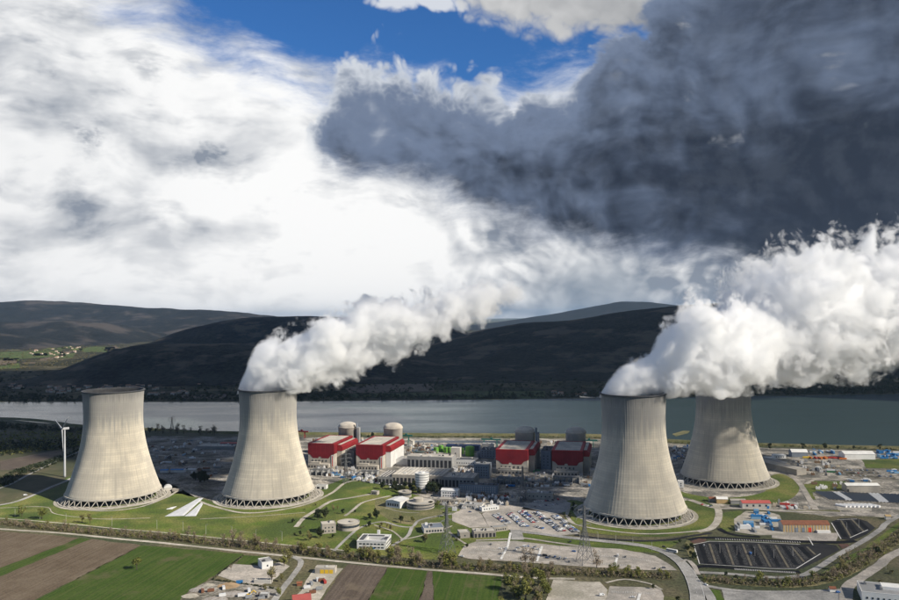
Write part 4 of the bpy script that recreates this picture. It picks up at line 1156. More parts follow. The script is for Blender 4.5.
B('white_red_building', 'white two storey building with a brick red gable end', 'building', (441, 497.5), 458, 14, 10, 'white', 'white', kind='gable_x', ridge_h=2, rows=(2, 6), wstep=3.4, door=[(0.9, 2, 3, 'sign_red')])
B('beige_office', 'low beige building with square windows in front of the shaded reactors', 'building', (526, 499), 553, 15, 8.5, 'beige', 'grey', rows=(3.5,), wstep=5, units=5)
B('pump_house', 'white gabled pump house beside the sunlit dome by the river', 'building', (407, 446), 413, 12, 9, 'offwhite', 'paleroof', kind='gable_y')
B('intake_hall', 'navy blue cladded hall behind the green tanks near the river', 'building', (446, 450), 479, 18, 9, 'navy', 'navy', units=3)
B('river_hall', 'teal and grey equipment hall left of the first shaded reactor', 'building', (480, 458), 496, 34, 14, 'bluegrey', 'darkroof', units=7, rows=(3, 7, 11), wstep=5)
B('river_hall', 'low pale hall with white roof on the river side of the shaded reactors', 'building', (482, 448), 494, 12, 8, 'offwhite', 'white', units=2)
B('switch_house', 'small pale switch house beside the last shaded reactor', 'building', (590, 476), 600, 20, 9, 'beige', 'grey', units=2)
B('guard_house', 'white gatehouse row with windows above the staff car park', 'building', (482, 511.5), 499, 9, 4.5, 'white', 'white', R(22), rows=(1.6,), wstep=3, units=2)
B('bridge_building', 'long low pale link building right of the round drum building', 'building', (430, 502.5), 466, 9, 5, 'beige', 'paleroof', R(-10), rows=(1.8,), wstep=3.5, units=4)
B('green_roof_office', 'low pale office with light green flat roof by the gatehouse', 'building', (463, 508), 482, 13, 5, 'offwhite', 'grey', R(-16), rows=(1.6,), wstep=3, units=3)

# yards of transformers in front of each reactor
def transformer(label, u, v, ang=PLANT, group='transformers in front of the reactors'):
    P = G(u, v); t = thing('transformer', label, 'transformer', (P.x, P.y, .2), ang, group)
    m = MB(); m.box(-3, 3, -2, 2, .2, 4.2); m.box(-3.4, 3.4, -1, 1, 4.2, 4.8); m.build('tank', M['grey'], t)
    for s in (-1, 1):
        for k in range(4):
            q = MB(); q.box(-2.6 + k * 1.4, -1.8 + k * 1.4, s * 2.6 - .5, s * 2.6 + .5, .6, 3.8); q.build('radiator', M['steel'], t)
    for k in range(3):
        q = MB(); q.lathe([(.22, 4.8), (.35, 5.2), (.2, 5.6), (.33, 6.1), (.12, 7.4)], 8, -2 + 2 * k, 0); q.build('bushing', M['offwhite'], t)
    return t


def blast_wall(label, u, v, n, w=10, h=9):
    P = G(u, v); t = thing('transformer_bay', label, 'wall', (P.x, P.y, .2), PLANT, 'concrete transformer bays')
    for i in range(n + 1):
        m = MB(); m.box(i * w - .4, i * w + .4, 0, 11, -.3, h); m.build('divider', M['grey'], t)
    m = MB(); m.box(-.4, n * w + .4, 11, 11.8, -.3, h + 1); m.build('back_wall', M['grey'], t)
    m = MB(); m.box(-.4, n * w + .4, .2, 1.0, h, h + 1.2); m.build('beam', M['steel'], t)


for u, v, n, lb in ((497, 484, 4, 'concrete transformer bays in front of the first shaded reactor'), (553, 483, 4, 'concrete transformer bays in front of the half hidden shaded reactor'),
                    (310, 475.5, 3, 'concrete transformer bays in front of the reactor beside the tower'), (359, 477, 3, 'concrete transformer bays in front of the white winged reactor')):
    blast_wall(lb, u, v, n)
    for k in range(n):
        w = G(u, v); p = w + Vector((math.cos(PLANT), math.sin(PLANT), 0)) * (5 + 10 * k) + Vector((-math.sin(PLANT), math.cos(PLANT), 0)) * 5
        uu, vv = to_px(p)
        transformer('grey transformer standing inside the ' + lb.replace('concrete ', ''), uu, vv)

# ---- round buildings
def round_building(name, label, u, v, r, H, wall, roof, floors=0, top=None, wmat='glass'):
    P = G(u, v); P = P + Vector((0, r, 0))
    t = thing(name, label, 'building', (P.x, P.y, .2))
    m = MB(); m.lathe([(r, -.4), (r, H)], 40); m.build('wall', M[wall], t)
    m = MB(); m.lathe([(r + .25, H - .3), (r + .25, H + .7), (r - .4, H + .7), (r - .4, H + .2)], 40); m.build('parapet', M[wall], t)
    m = MB(); m.lathe([(r - .42, H + .05), (r - .42, H + .3)], 40); ro = m.build('roof', M[roof], t)
    for k in range(floors):
        m = MB(); z = H * (k + .45) / floors
        m.lathe([(r + .06, z), (r + .06, z + H / floors * .34)], 40, cap=False); m.build('window_band', M[wmat], t)
    if top:
        rr, hh, dx = top
        m = MB(); m.lathe([(rr, H + .3), (rr, H + hh), (rr * .85, H + hh + .4)], 28, dx, 0); m.build('penthouse', M[wall], ro)
    return t


round_building('round_office_tower', 'round white office tower banded with dark window rows', 422, 491.5, 10.4, 25, 'white', 'white', 7, (4, 2, 0), 'grey')
round_building('round_building', 'large low round building with a raised drum below the white tower', 420, 510.5, 19, 7.5, 'beige', 'paleroof', 2, (7, 5, -3))
round_building('round_building', 'small round pale building left of the white office tower', 404.5, 498, 9.5, 7, 'beige', 'paleroof', 1, (4, 2, 2))
round_building('round_building', 'round pale concrete hall beside the angular block near the canal', 347, 531.5, 13.5, 8, 'beige', 'paleroof', 1, (3, 1.5, 4))
B('angular_block', 'angular pale concrete block attached to the round hall near the canal', 'building', (322, 534), 336, 13, 11, 'beige', 'paleroof', R(16), rows=(2, 6), wstep=4, units=2)
B('white_gabled_hall', 'white hall with pale sloping roof and black front openings on a mound', 'building', (386, 507), 400, 24, 9, 'white', 'white', R(-28), kind='gable_y', ridge_h=1.6, rows=(2.5,), wsize=(2.2, 3.5), wmat='dark', wstep=3.6)
# ---- modern white office with an open court
def court_office():
    P = G(357, 549); ang = R(-8); W = solve_width(P, ang, 386); D = 28; H = 8.5
    t = thing('court_office', 'modern white office building with open court and dark roof panels by the canal', 'building', (P.x, P.y, .2), ang)
    m = MB()
    for a in ((0, W, 0, 8), (0, W, D - 7, D), (0, 8, 8, D - 7), (W - 6, W, 8, D - 7)):
        m.box(a[0], a[1], a[2], a[3], -.4, H)
    m.build('wall', M['white'], t)
    for a in ((7, W - 1, 1, 3), (1, 6, 6, D - 2), (7.5, W - 7, D - 6, D - 2), (W - 5, W - 1.2, 9, D - 8)):
        m = MB(); m.box(a[0], a[1], a[2], a[3], H + .1, H + .5); m.build('roof_panel', M['darkroof'], t)
    m = MB(); m.box(-.3, W + .3, -.3, .5, H, H + .9); m.box(-.3, W + .3, D - .5, D + .3, H, H + .9); m.box(-.3, .5, .5, D - .5, H, H + .9); m.box(W - .5, W + .3, .5, D - .5, H, H + .9)
    m.build('parapet', M['white'], t)
    windows(t, W, D, (1.4, 5.2), True, 'glass', (3.0, 1.5), 3.9)
    m = MB(); m.box(W * .38, W * .62, -.1, .2, .5, 2.4); m.build('blue_panel', M['blue'], t)
    m = MB(); m.box(W * .5, W * .5 + 3, D, D + 3, -.4, H + 5); m.build('lift_shaft', M['white'], t)
court_office()
B('green_flat_building', 'dark fronted pavilion with grey green flat roof behind the first pylon', 'building', (424, 533.5), 444, 22, 5.5, 'offwhite', 'bluegrey', R(10), rows=(1.2,), wsize=(2.2, 2.4), wstep=3.0, units=4)
B('small_block', 'small square pale block between pavilion and car park', 'building', (460, 538.5), 470, 14, 6, 'beige', 'paleroof', R(12), rows=(2,), wstep=4)
B('gate_building', 'irregular beige gate building at the entrance of the staff car park', 'building', (474, 538), 496, 16, 6.5, 'beige', 'paleroof', R(8), bays=6, units=5)
B('barrier_office', 'low office with dark front beside the barrier of the car park', 'building', (494, 532), 508, 10, 4.5, 'beige', 'grey', R(20), rows=(1.4,), wstep=2.6)
B('lookout_hut', 'small beige hut by the sunlit path below the turbine hall', 'hut', (371, 494.5), 377, 7, 4.5, 'beige', 'grey', R(-25), rows=(1.5,), wstep=3)
B('tower_pump_house', 'white pump house with dark door behind the first steaming tower', 'building', (316, 489), 326, 9, 5, 'white', 'grey', R(-10), door=[(.1, 4, 3.5, 'dark'), (.6, 3, 3.5, 'dark')])
B('tower_pump_house', 'white arched shelter at the foot of the tower without steam', 'shelter', (164, 491), 172, 10, 4, 'offwhite', 'white', R(20), kind='arch', ridge_h=4)
B('tower_pump_house', 'pale concrete channel house beside the white arched shelter', 'building', (172, 491.5), 182, 6, 3, 'beige', 'paleroof', R(8))
B('white_cabin', 'white blue cabin between the two right hand cooling towers', 'cabin', (678, 487.5), 684, 8, 9, 'white', 'white', PLANT, rows=(2, 5), wstep=2.8)

# ---- right hand side
B('yellow_hut', 'small cream and yellow hut at the head of the compound row', 'hut', (717, 503.5), 728, 11, 6, 'ochre', 'white', R(-8), kind='gable_x', ridge_h=2)
B('small_hut', 'small brown hut left of the cream and yellow hut', 'hut', (709.5, 502), 716, 9, 4.5, 'grey', 'tile', R(-8), kind='gable_x', ridge_h=1.5)
B('grey_shed', 'pale grey shed between yellow hut and red roofed building', 'shed', (731, 504.3), 746, 10, 5, 'grey', 'paleroof', R(-4), kind='gable_x', ridge_h=1.2)
B('red_roof_building', 'long white building with red roof below the rearmost tower', 'building', (742.5, 508.5), 771, 13, 7, 'offwhite', 'redroof', R(-4), kind='gable_x', ridge_h=2.4, rows=(2.6,), wsize=(2.6, 2.6), wstep=8, door=[(.86, 3, 3.4, 'blue')])
t = B('ochre_hall', 'long ochre and cream hall with brown tiled roof beside the upper dark car park', 'building', (783, 532), 830, 15, 8.5, 'offwhite', 'tile', R(-3), kind='gable_x', ridge_h=3.2)
W_, D_, H_ = t['_dims']
for i in range(16):
    m = MB(); x = W_ * i / 16; m.box(x + .3, x + W_ / 32 + .6, -.3, .1, 0, H_ - .3); m.build('ochre_panel', M['ochre'], t)
for x, mt in ((.26, 'bluegrey'), (.54, 'sign_red'), (.40, 'bluegrey')):
    m = MB(); m.box(W_ * x, W_ * x + 3.6, -.45, .1, 0, 5.2); m.build('gate', M[mt], t)
m = MB(); m.box(W_ * .70, W_ * .98, -5, -.1, -.2, 2.6); m.build('porch', M['white'], t)
B('white_warehouse', 'white tent warehouse with grey side at the left end of the quay', 'warehouse', (792, 457), 808, 20, 8.5, 'bluegrey', 'white', R(-8), kind='gable_x', ridge_h=4, rows=None)
B('white_warehouse', 'long white warehouse in the middle of the quay', 'warehouse', (845, 459.5), 875.5, 26, 9, 'white', 'white', R(-4), kind='gable_x', ridge_h=3.5, seam=0)
B('long_shed', 'long pale open sided shed running back from the tower ring road', 'shed', (797, 475.5), 806, 150, 9, 'beige', 'paleroof', R(22), W=20, kind='gable_y', ridge_h=1.6)
B('long_shed', 'second narrower shed just left of the long pale shed', 'shed', (785, 469), 791, 90, 9, 'beige', 'grey', R(22), W=12, kind='gable_y', ridge_h=1.6)
B('white_huts', 'small white building behind the right shoulder of the rearmost tower', 'building', (766, 463), 776, 14, 8, 'white', 'white', R(-4), rows=(2, 5), wstep=3)
B('white_huts', 'flat white portal building beside the rearmost tower', 'building', (774, 458.5), 786, 12, 5.5, 'white', 'white', R(-4), rows=(2,), wstep=3.5)
B('cream_hall', 'long cream hall above the field of solar panels', 'hall', (847, 492), 880, 17, 9, 'beige', 'white', R(-3), kind='gable_x', ridge_h=2, door=[(.0, 3, 4, 'dark')])
t = B('corner_factory', 'white flat roofed factory in the bottom right corner of the picture', 'factory', (862, 601), 899, 30, 8, 'white', 'grey', R(-20), W=62, rows=(2.5,), wstep=4.2, units=4)
m = MB(); m.box(18, 60, 12, 24, 8.25, 11); m.build('upper_storey', M['white'], t)
B('kiosk', 'tiny white kiosk with orange roof on the verge near the corner factory', 'kiosk', (830, 592), 836, 4, 3, 'white', 'tile', R(-6), kind='gable_x', ridge_h=1.4)
B('kiosk', 'small cream kiosk in the road fork by the upper dark car park', 'kiosk', (886, 519.5), 891, 4, 4, 'offwhite', 'ochre', R(-6), kind='gable_x', ridge_h=1.4)
# ---- left building yard
B('quay_warehouse', 'wide pale roofed warehouse with red end between the two left towers', 'warehouse', (196, 449), 234, 36, 5, 'grey', 'paleroof', R(-6), units=5)
B('red_stock_shed', 'low red sheeted shed beside the pale roofed warehouse', 'shed', (220, 446.5), 238, 14, 6.5, 'red', 'redroof', R(-6), kind='gable_x', ridge_h=1)
for i, (a, b, mt, nm) in enumerate(((160, 168, 'blue', 'blue'), (170.5, 183, 'blue', 'larger blue'), (184, 195, 'white', 'white'))):
    B('site_shed', nm + ' roofed site shed in the row between the two left towers', 'shed', (a, 472.8 - i * .4), b, 8, 4, 'white' if mt != 'white' else 'offwhite', mt, R(-2), kind='gable_x', ridge_h=1)
# ---- foreground
B('white_house', 'white flat roofed house beside the paved yard in the foreground', 'house', (262, 569.5), 273, 16, 6.5, 'white', 'grey', R(28), rows=(2.2,), side=True, wstep=5, units=1)
B('canopy_shed', 'low white canopy along the hedge of the foreground yard', 'shed', (254, 583), 271, 5, 2.6, 'offwhite', 'paleroof', R(-8))
t = B('yellow_door_garage', 'pale garage with three bright yellow doors in the foreground', 'garage', (315, 573.5), 335, 9, 5.2, 'beige', 'paleroof', R(-4), units=1)
W_, D_, H_ = t['_dims']
for i in range(3):
    m = MB(); x = W_ * (.26 + .225 * i); m.box(x, x + W_ * .19, -.2, .2, 0.1, 3.9); m.build('garage_door', M['yellow'], t)
B('red_tile_house', 'house with bright red roof at the bottom edge beside the yellow doors', 'house', (293, 607), 311, 14, 5, 'white', 'redroof', R(14), kind='gable_x', ridge_h=3.2, rows=(1.8,), wstep=4)
B('yard_shelter', 'small white roofed open shelter in the scrap yard', 'shelter', (259.5, 598), 268, 5, 3.4, 'grey', 'white', R(-5), bays=2)
B('orange_hut', 'little orange hut by the bend of the foreground lane', 'hut', (297, 586), 302, 3, 2.6, 'tile', 'tile', R(10), kind='gable_x', ridge_h=1)

# ---- green tanks
def tank(label, u, v, r, H, mat, group):
    P = G(u, v); P.y += r
    t = thing('storage_tank', label, 'tank', (P.x, P.y, .2), 0, group)
    m = MB(); m.lathe([(r, -.2), (r, H)], 24); m.build('barrel', M[mat], t, False)
    m = MB(); m.lathe([(r + .15, H - .2), (r + .15, H + .2), (r * .6, H + r * .22), (.3, H + r * .3)], 24); m.build('cap', M[mat], t, True)
    m = MB(); m.box(-.25, .25, -r - .5, -r - .1, 0, H + 1); m.build('ladder', M['steel'], t)
for lb, u, v, r, H, mt in (('leftmost pale green tank behind the turbine hall', 436, 453, 5, 9, 'green_paint'), ('second green tank from the left behind the turbine hall', 441, 452, 5, 11, 'green_paint'), ('third green tank, left of the white block', 446, 453, 4.8, 9.5, 'green_paint'),
                           ('green tank touching the left side of the white block', 449.5, 453, 4, 9.5, 'green_paint'), ('slim green tank right of the white block', 462, 454, 4, 10, 'green_paint'),
                           ('largest bright green tank, right of the white block', 470, 456.5, 8.5, 16, 'green_paint'), ('pale tank beside the largest green tank', 479, 458, 4.5, 9, 'bluegrey'), ('white tank on the river side of the turbine hall', 424, 450, 5, 7, 'offwhite')):
    tank(lb, u, v, r, H, mt, 'storage tanks behind the turbine hall')

# ---- gantry cranes
def gantry(label, u, v, span, H, mat, ang=PLANT):
    P = G(u, v); t = thing('gantry_crane', label, 'crane', (P.x, P.y, .2), ang)
    for x in (0, span):
        for y in (-4, 4):
            m = MB(); m.bar((x, y, -.2), (x, y * .4, H), 1.0); m.build('leg', M[mat], t)
        m = MB(); m.bar((x, -3, H * .45), (x, 3, H * .45), .7); m.build('brace', M[mat], t)
    m = MB(); m.box(-5, span + 8, -1.2, 1.2, H, H + 2.6); m.build('girder', M[mat], t)
    m = MB(); m.box(span * .5, span * .5 + 4, -1.8, 1.8, H + 2.6, H + 5.2); m.build('trolley', M[mat], t)
gantry('red gantry crane on the river bank behind the first steaming tower', 297, 438, 18, 13, 'red_bright')
gantry('green gantry crane right of the sunlit reactor dome', 402, 446, 14, 20, 'teal')
gantry('green gantry crane left of the first shaded reactor dome', 484, 446.5, 26, 13, 'teal')
gantry('green gantry crane between the last shaded reactor and the tower', 583, 447, 20, 12, 'teal')

# ---- solar field and storage rows
def solar_field():
    i = 0
    c0, c1 = (816, 492.5), (905, 495.5)
    d0, d1 = (831, 500.5), (914, 505)
    for k in range(26):
        a = k / 25
        p, q = G(c0[0] + (c1[0] - c0[0]) * a, c0[1] + (c1[1] - c0[1]) * a), G(d0[0] + (d1[0] - d0[0]) * a, d0[1] + (d1[1] - d0[1]) * a)
        d = (q - p); L = d.length; ang = math.atan2(d.y, d.x)
        white = k in (5, 6, 15, 16, 17)
        t = thing('solar_row', 'white covered panel row in the field below the cream hall' if white else 'dark panel row in the field below the cream hall', 'solar panels', (p.x, p.y, .2), ang, 'rows of panels below the cream hall')
        m = MB(); m.poly([(0, -1.9, 1.2), (L, -1.9, 1.2), (L, 1.9, 2.6), (0, 1.9, 2.6)]); m.poly([(0, 1.9, 2.5), (L, 1.9, 2.5), (L, -1.9, 1.1), (0, -1.9, 1.1)])
        m.poly([(0, -1.9, 1.1), (L, -1.9, 1.1), (L, -1.9, 1.2), (0, -1.9, 1.2)]); m.build('panel', M['tarp' if white else 'solar'], t)
        for x in (L * .15, L * .5, L * .85):
            m = MB(); m.bar((x, 1.2, -.2), (x, 1.2, 2.2), .3); m.bar((x, -1.2, -.2), (x, -1.2, 1.3), .3); m.build('post', M['steel'], t)
solar_field()
for k in range(9):
    u = 836 + k * 4.1
    P = G(u, 505.2); t = thing('tent', 'small white storage tent in the row below the panel field', 'tent', (P.x, P.y, .2), R(-58), 'white storage tents below the panel field')
    m = MB(); L = 15
    m.poly([(0, -2, 0), (L, -2, 0), (L, -2, 1.6), (0, -2, 1.6)]); m.poly([(L, 2, 0), (0, 2, 0), (0, 2, 1.6), (L, 2, 1.6)]); m.build('side', M['tarp'], t)
    m = MB(); m.poly([(0, -2.2, 1.6), (L, -2.2, 1.6), (L, 0, 2.8), (0, 0, 2.8)]); m.poly([(0, 0, 2.8), (L, 0, 2.8), (L, 2.2, 1.6), (0, 2.2, 1.6)]); m.build('roof', M['tarp'], t)
    m = MB(); m.poly([(L, -2, 0), (L, 2, 0), (L, 2, 1.6), (L, 0, 2.7), (L, -2, 1.6)]); m.poly([(0, 2, 0), (0, -2, 0), (0, -2, 1.6), (0, 0, 2.7), (0, 2, 1.6)]); m.build('gable', M['tarp'], t)
# ---- white tarpaulins beside the tower without steam
for lb, pts in (('longer white tarpaulin strip on the lawn between the left towers', [(164.5, 516.6), (184, 516), (203.5, 498), (199, 498)]), ('shorter white tarpaulin strip on the lawn between the left towers', [(184.5, 516.4), (196, 516.2), (203, 504), (201.5, 502.5)]),
                ('small grey white tarpaulin patch left of the long white strips', [(166, 509.5), (172, 507.5), (177, 506.5), (172, 509.3)])):
    P = [G(*p) for p in pts]; c = sum(P, Vector()) / 4
    t = MB(); n = 8
    gr = [[(P[0].lerp(P[1], i / n)).lerp(P[3].lerp(P[2], i / n), j / n) - c for i in range(n + 1)] for j in range(n + 1)]
    hh = [[(0 if i in (0, n) or j in (0, n) else .7 + rnd.uniform(-.15, .15)) for i in range(n + 1)] for j in range(n + 1)]
    for j in range(n):
        for i in range(n):
            t.poly([(gr[b][a].x, gr[b][a].y, hh[b][a]) for a, b in ((i, j), (i + 1, j), (i + 1, j + 1), (i, j + 1))])
    o = t.build('tarpaulin', M['tarp']); o.location = (c.x, c.y, Z(4)); tag(o, lb, 'tarpaulin', 'white tarpaulins')

# ================================================================== WIND TURBINE, PYLONS, LAMPS
def wind_turbine():
    P = G(64.8, 477)
    hub = at_depth(63.8, 428.6, P.y).z
    t = thing('wind_turbine', 'white three bladed wind turbine beside the tower without steam', 'wind turbine', (P.x, P.y, .2), R(-44))
    m = MB(); m.lathe([(1.9, -.2), (1.8, 3), (1.0, hub - 1.2)], 20); m.build('mast', M['turbine_white'], t, True)
    m = MB(); m.box(-1.7, 1.7, -3.5, 6.5, hub - 1.5, hub + 1.8); m.build('nacelle', M['turbine_white'], t)
    m = MB(); m.lathe([(1.6, 0), (1.5, 1.4), (.6, 2.6)], 14); h = m.build('hub', M['turbine_white'], t, True); h.location = (0, -3.4, hub); h.rotation_euler.x = R(90)
    L = 37
    b = MB()
    prev = None
    secs = [(1.0, 1.4, .9), (4, 2.9, 1.2), (9, 2.5, 1.0), (20, 1.6, .8), (30, 1.0, .55), (L, .35, .25)]
    i0 = 0
    for z, c, th in secs:
        b.v += [(-c * .4, 0, z), (0, -th, z), (c * .6, 0, z), (0, th, z)]
    for k in range(len(secs) - 1):
        for s in range(4):
            b.f.append((4 * k + s, 4 * k + (s + 1) % 4, 4 * k + 4 + (s + 1) % 4, 4 * k + 4 + s)); b.mi.append(0)
    b.f.append((20, 21, 22, 23)); b.mi.append(0)
    me = b.mesh('blade', M['turbine_white'], True)
    for k in range(3):
        o = link('blade', me, None, t); o.location = (0, -4.3, hub); o.rotation_euler = (0, R(172 + 120 * k), 0)
wind_turbine()


def pylon(label, u, v, vtop, ang, arms=3, foot=7.0):
    P = G(u, v); P.z = 0
    H = at_depth(u, vtop, P.y).z
    t = thing('pylon', label, 'pylon', (P.x, P.y, .1), ang, 'steel lattice power pylons')
    def hw(z):
        return foot * (1 - z / (H * .62)) + 1.3 * (z / (H * .62)) if z < H * .62 else 1.3 - .6 * (z - H * .62) / (H * .38)
    for sx, sy in ((-1, -1), (1, -1), (1, 1), (-1, 1)):
        m = MB(); zz = [0, H * .3, H * .62, H]
        for a, b in zip(zz, zz[1:]):
            m.bar((sx * hw(a), sy * hw(a), a - (.3 if a == 0 else 0)), (sx * hw(b), sy * hw(b), b), .42)
        m.build('leg', M['steel'], t)
    zs = [0]; 
    while zs[-1] < H - 2: zs.append(min(H, zs[-1] + max(2.4, hw(zs[-1]) * 1.6)))
    for face in range(4):
        m = MB(); c, s = (1, 0, -1, 0)[face], (0, 1, 0, -1)[face]
        for a, b in zip(zs, zs[1:]):
            ha, hb = hw(a), hw(b)
            for d in (-1, 1):
                p = (c * ha - s * d * ha, s * ha + c * d * ha, a); q = (c * hb + s * d * hb, s * hb - c * d * hb, b)
                m.bar(p, q, .26)
            m.bar((c * hb - s * hb, s * hb + c * hb, b), (c * hb + s * hb, s * hb - c * hb, b), .24)
        m.build('bracing', M['steel'], t)
    for k in range(arms):
        z = H * (.66 + .13 * k); w = 9.5 if k == 1 else 7.5
        m = MB()
        for s in (-1, 1):
            m.bar((0, 0, z), (s * w, 0, z + .3), .34); m.bar((0, 0, z + 2.2), (s * w, 0, z + .4), .3)
        a = m.build('crossarm', M['steel'], t)
        for s in (-1, 1):
            q = MB(); q.bar((s * w, 0, z - 2.6), (s * w, 0, z + .3), .3); q.build('insulator', M['grey'], a)
pylon('lattice pylon on the lawn right of the pavilion', 447, 553, 504, R(35))
pylon('lattice pylon standing in the empty front car park', 585, 563, 505, R(20))
pylon('dark lattice pylon behind the rows of parked cars', 523, 502, 466, R(10))
pylon('small lattice pylon on the far river bank between the left towers', 172, 430.5, 416.5, R(10), foot=4)
pylon('slim lattice pylon in front of the two sunlit reactors', 346, 483, 452, R(30), foot=4)


def lamp(u, v, h, label, group, meshes={}):
    P = G(u, v)
    if h not in meshes:
        m = MB(); m.bar((0, 0, -.2), (0, 0, h), .22, 0, .16, 6); a = m.mesh('pole', M['offwhite'])
        m = MB(); m.bar((0, 0, h), (1.6, 0, h + .4), .24); m.box(1.3, 2.4, -.25, .25, h + .3, h + .55); b = m.mesh('lamp_head', M['steel'])
        meshes[h] = (a, b)
    t = thing('street_lamp', label, 'street lamp', (P.x, P.y, .2), rnd.uniform(0, 6), group)
    link('pole', meshes[h][0], None, t); link('lamp_head', meshes[h][1], None, t)
for u, v in ((66, 522), (112, 526), (157, 529), (183, 531), (206, 534), (232, 536), (256, 539), (282, 541), (40, 519), (15, 517)):
    lamp(u, v, 11, 'slim pale lamp post on the lawn along the rail path', 'lamp posts along the rail path')
for u, v in ((598, 541), (616, 543), (633, 546), (652, 551), (580, 539), (560, 537)):
    lamp(u, v, 10, 'lamp post along the curving main road', 'lamp posts along the main road')
for u, v in ((720, 553), (737, 555), (755, 556), (774, 558), (793, 556), (847, 530), (859, 528)):
    lamp(u, v, 9, 'lamp post in the dark asphalt car parks', 'lamp posts in the dark car parks')
for u, v in ((478, 551), (500, 553), (530, 553), (560, 556), (600, 560), (640, 565), (497, 519), (520, 522), (545, 524), (863, 579), (886, 569)):
    lamp(u, v, 9, 'lamp post in the pale car parks and lanes', 'lamp posts in the pale car parks')

# ================================================================== VEHICLES
def car_mesh(kind):
    m = MB()
    if kind == 'van':
        L, Wd, prof = 5.2, 1.95, [(-2.6, .35), (2.6, .35), (2.6, 1.0), (2.0, 1.25), (1.4, 2.1), (-2.55, 2.15), (-2.6, 1.2)]
        glass = [(1.35, 1.45, 2.0)]
    elif kind == 'hatch':
        L, Wd, prof = 4.1, 1.8, [(-2.0, .3), (2.05, .3), (2.1, .7), (1.9, .85), (1.05, .95), (.35, 1.48), (-1.3, 1.5), (-1.95, .95), (-2.05, .7)]
    else:
        L, Wd, prof = 4.6, 1.82, [(-2.3, .3), (2.3, .3), (2.32, .68), (2.1, .82), (1.15, .92), (.4, 1.42), (-.9, 1.44), (-1.6, .98), (-2.25, .92), (-2.32, .65)]
    n = len(prof)
    def ins(z): return Wd / 2 * (1 if z < 1.0 else (.80 if kind != 'van' else .93))
    A = [(x, -ins(z), z) for x, z in prof]; Bb = [(x, ins(z), z) for x, z in prof]
    for i in range(n):
        j = (i + 1) % n
        za, zb = prof[i][1], prof[j][1]
        mi = 1 if (abs(za - zb) > .3 and max(za, zb) > 1.2) else 0
        m.poly([A[i], Bb[i], Bb[j], A[j]], mi)
    m.poly([p for p in A], 0); m.poly([p for p in reversed(Bb)], 0)
    hi = 1.38 if kind != 'van' else 1.95
    for s in (-1, 1):
        y0, y1 = s * (Wd / 2 * .995), s * (Wd / 2 * (.83 if kind != 'van' else .95))
        xs = (-1.35, .85) if kind != 'van' else (.2, 1.5)
        m.poly([(xs[0] - .1, y0, 1.0), (xs[1], y0, 1.0), (xs[1] - .5, y1, hi), (xs[0] + .2, y1, hi)][::s], 1)
        for x in (-L * .3, L * .3):
            i0 = len(m.v)
            c = 8
            for yy in (s * (Wd / 2 - .2), s * (Wd / 2 + .03)):
                for k in range(c):
                    a = 2 * math.pi * k / c; m.v.append((x + .33 * math.cos(a), yy, .33 + .33 * math.sin(a)))
            for k in range(c):
                m.f.append((i0 + k, i0 + (k + 1) % c, i0 + c + (k + 1) % c, i0 + c + k)); m.mi.append(2)
            m.f.append(tuple(i0 + c + k for k in range(c))); m.mi.append(2)
    return m.mesh('car', [M['carpaint'], M['glass'], M['dark']])


CARS = {k: car_mesh(k) for k in ('hatch', 'sedan', 'van')}
CCOL = [('white', (.75, .75, .74)), ('silver', (.45, .46, .48)), ('grey', (.16, .165, .175)), ('black', (.02, .02, .024)), ('red', (.42, .03, .03)), ('blue', (.04, .14, .40)), ('dark blue', (.025, .05, .13))]
CW = [26, 22, 18, 16, 6, 6, 6]
def car(p, ang, where, group, colour=None, kind=None):
    nm, c = colour or rnd.choices(CCOL, CW)[0]
    k = kind or rnd.choices(['hatch', 'sedan', 'van'], [6, 4, 1])[0]
    o = link('parked_car' if k != 'van' else 'parked_van', CARS[k])
    o.location = (p.x, p.y, Z(8)); o.rotation_euler.z = ang + rnd.uniform(-.04, .04); o.color = (*c, 1)
    return tag(o, '%s %s %s' % (nm, {'hatch': 'hatchback car', 'sedan': 'saloon car', 'van': 'van'}[k], where), 'car' if k != 'van' else 'van', group)


def car_row(a, b, where, group, fill=.85, gap=2.75, double=True, sep=2.6):
    A, Bq = G(*a), G(*b); d = (Bq - A); L = d.length; d.normalize(); nr = Vector((-d.y, d.x, 0)); ang = math.atan2(nr.y, nr.x)
    n = int(L / gap)
    for s in ((-1, 1) if double else (0,)):
        for i in range(n):
            if rnd.random() > fill: continue
            car(A + d * (i + .5) * gap + nr * s * sep, ang + (math.pi if rnd.random() < .5 else 0), where, group)


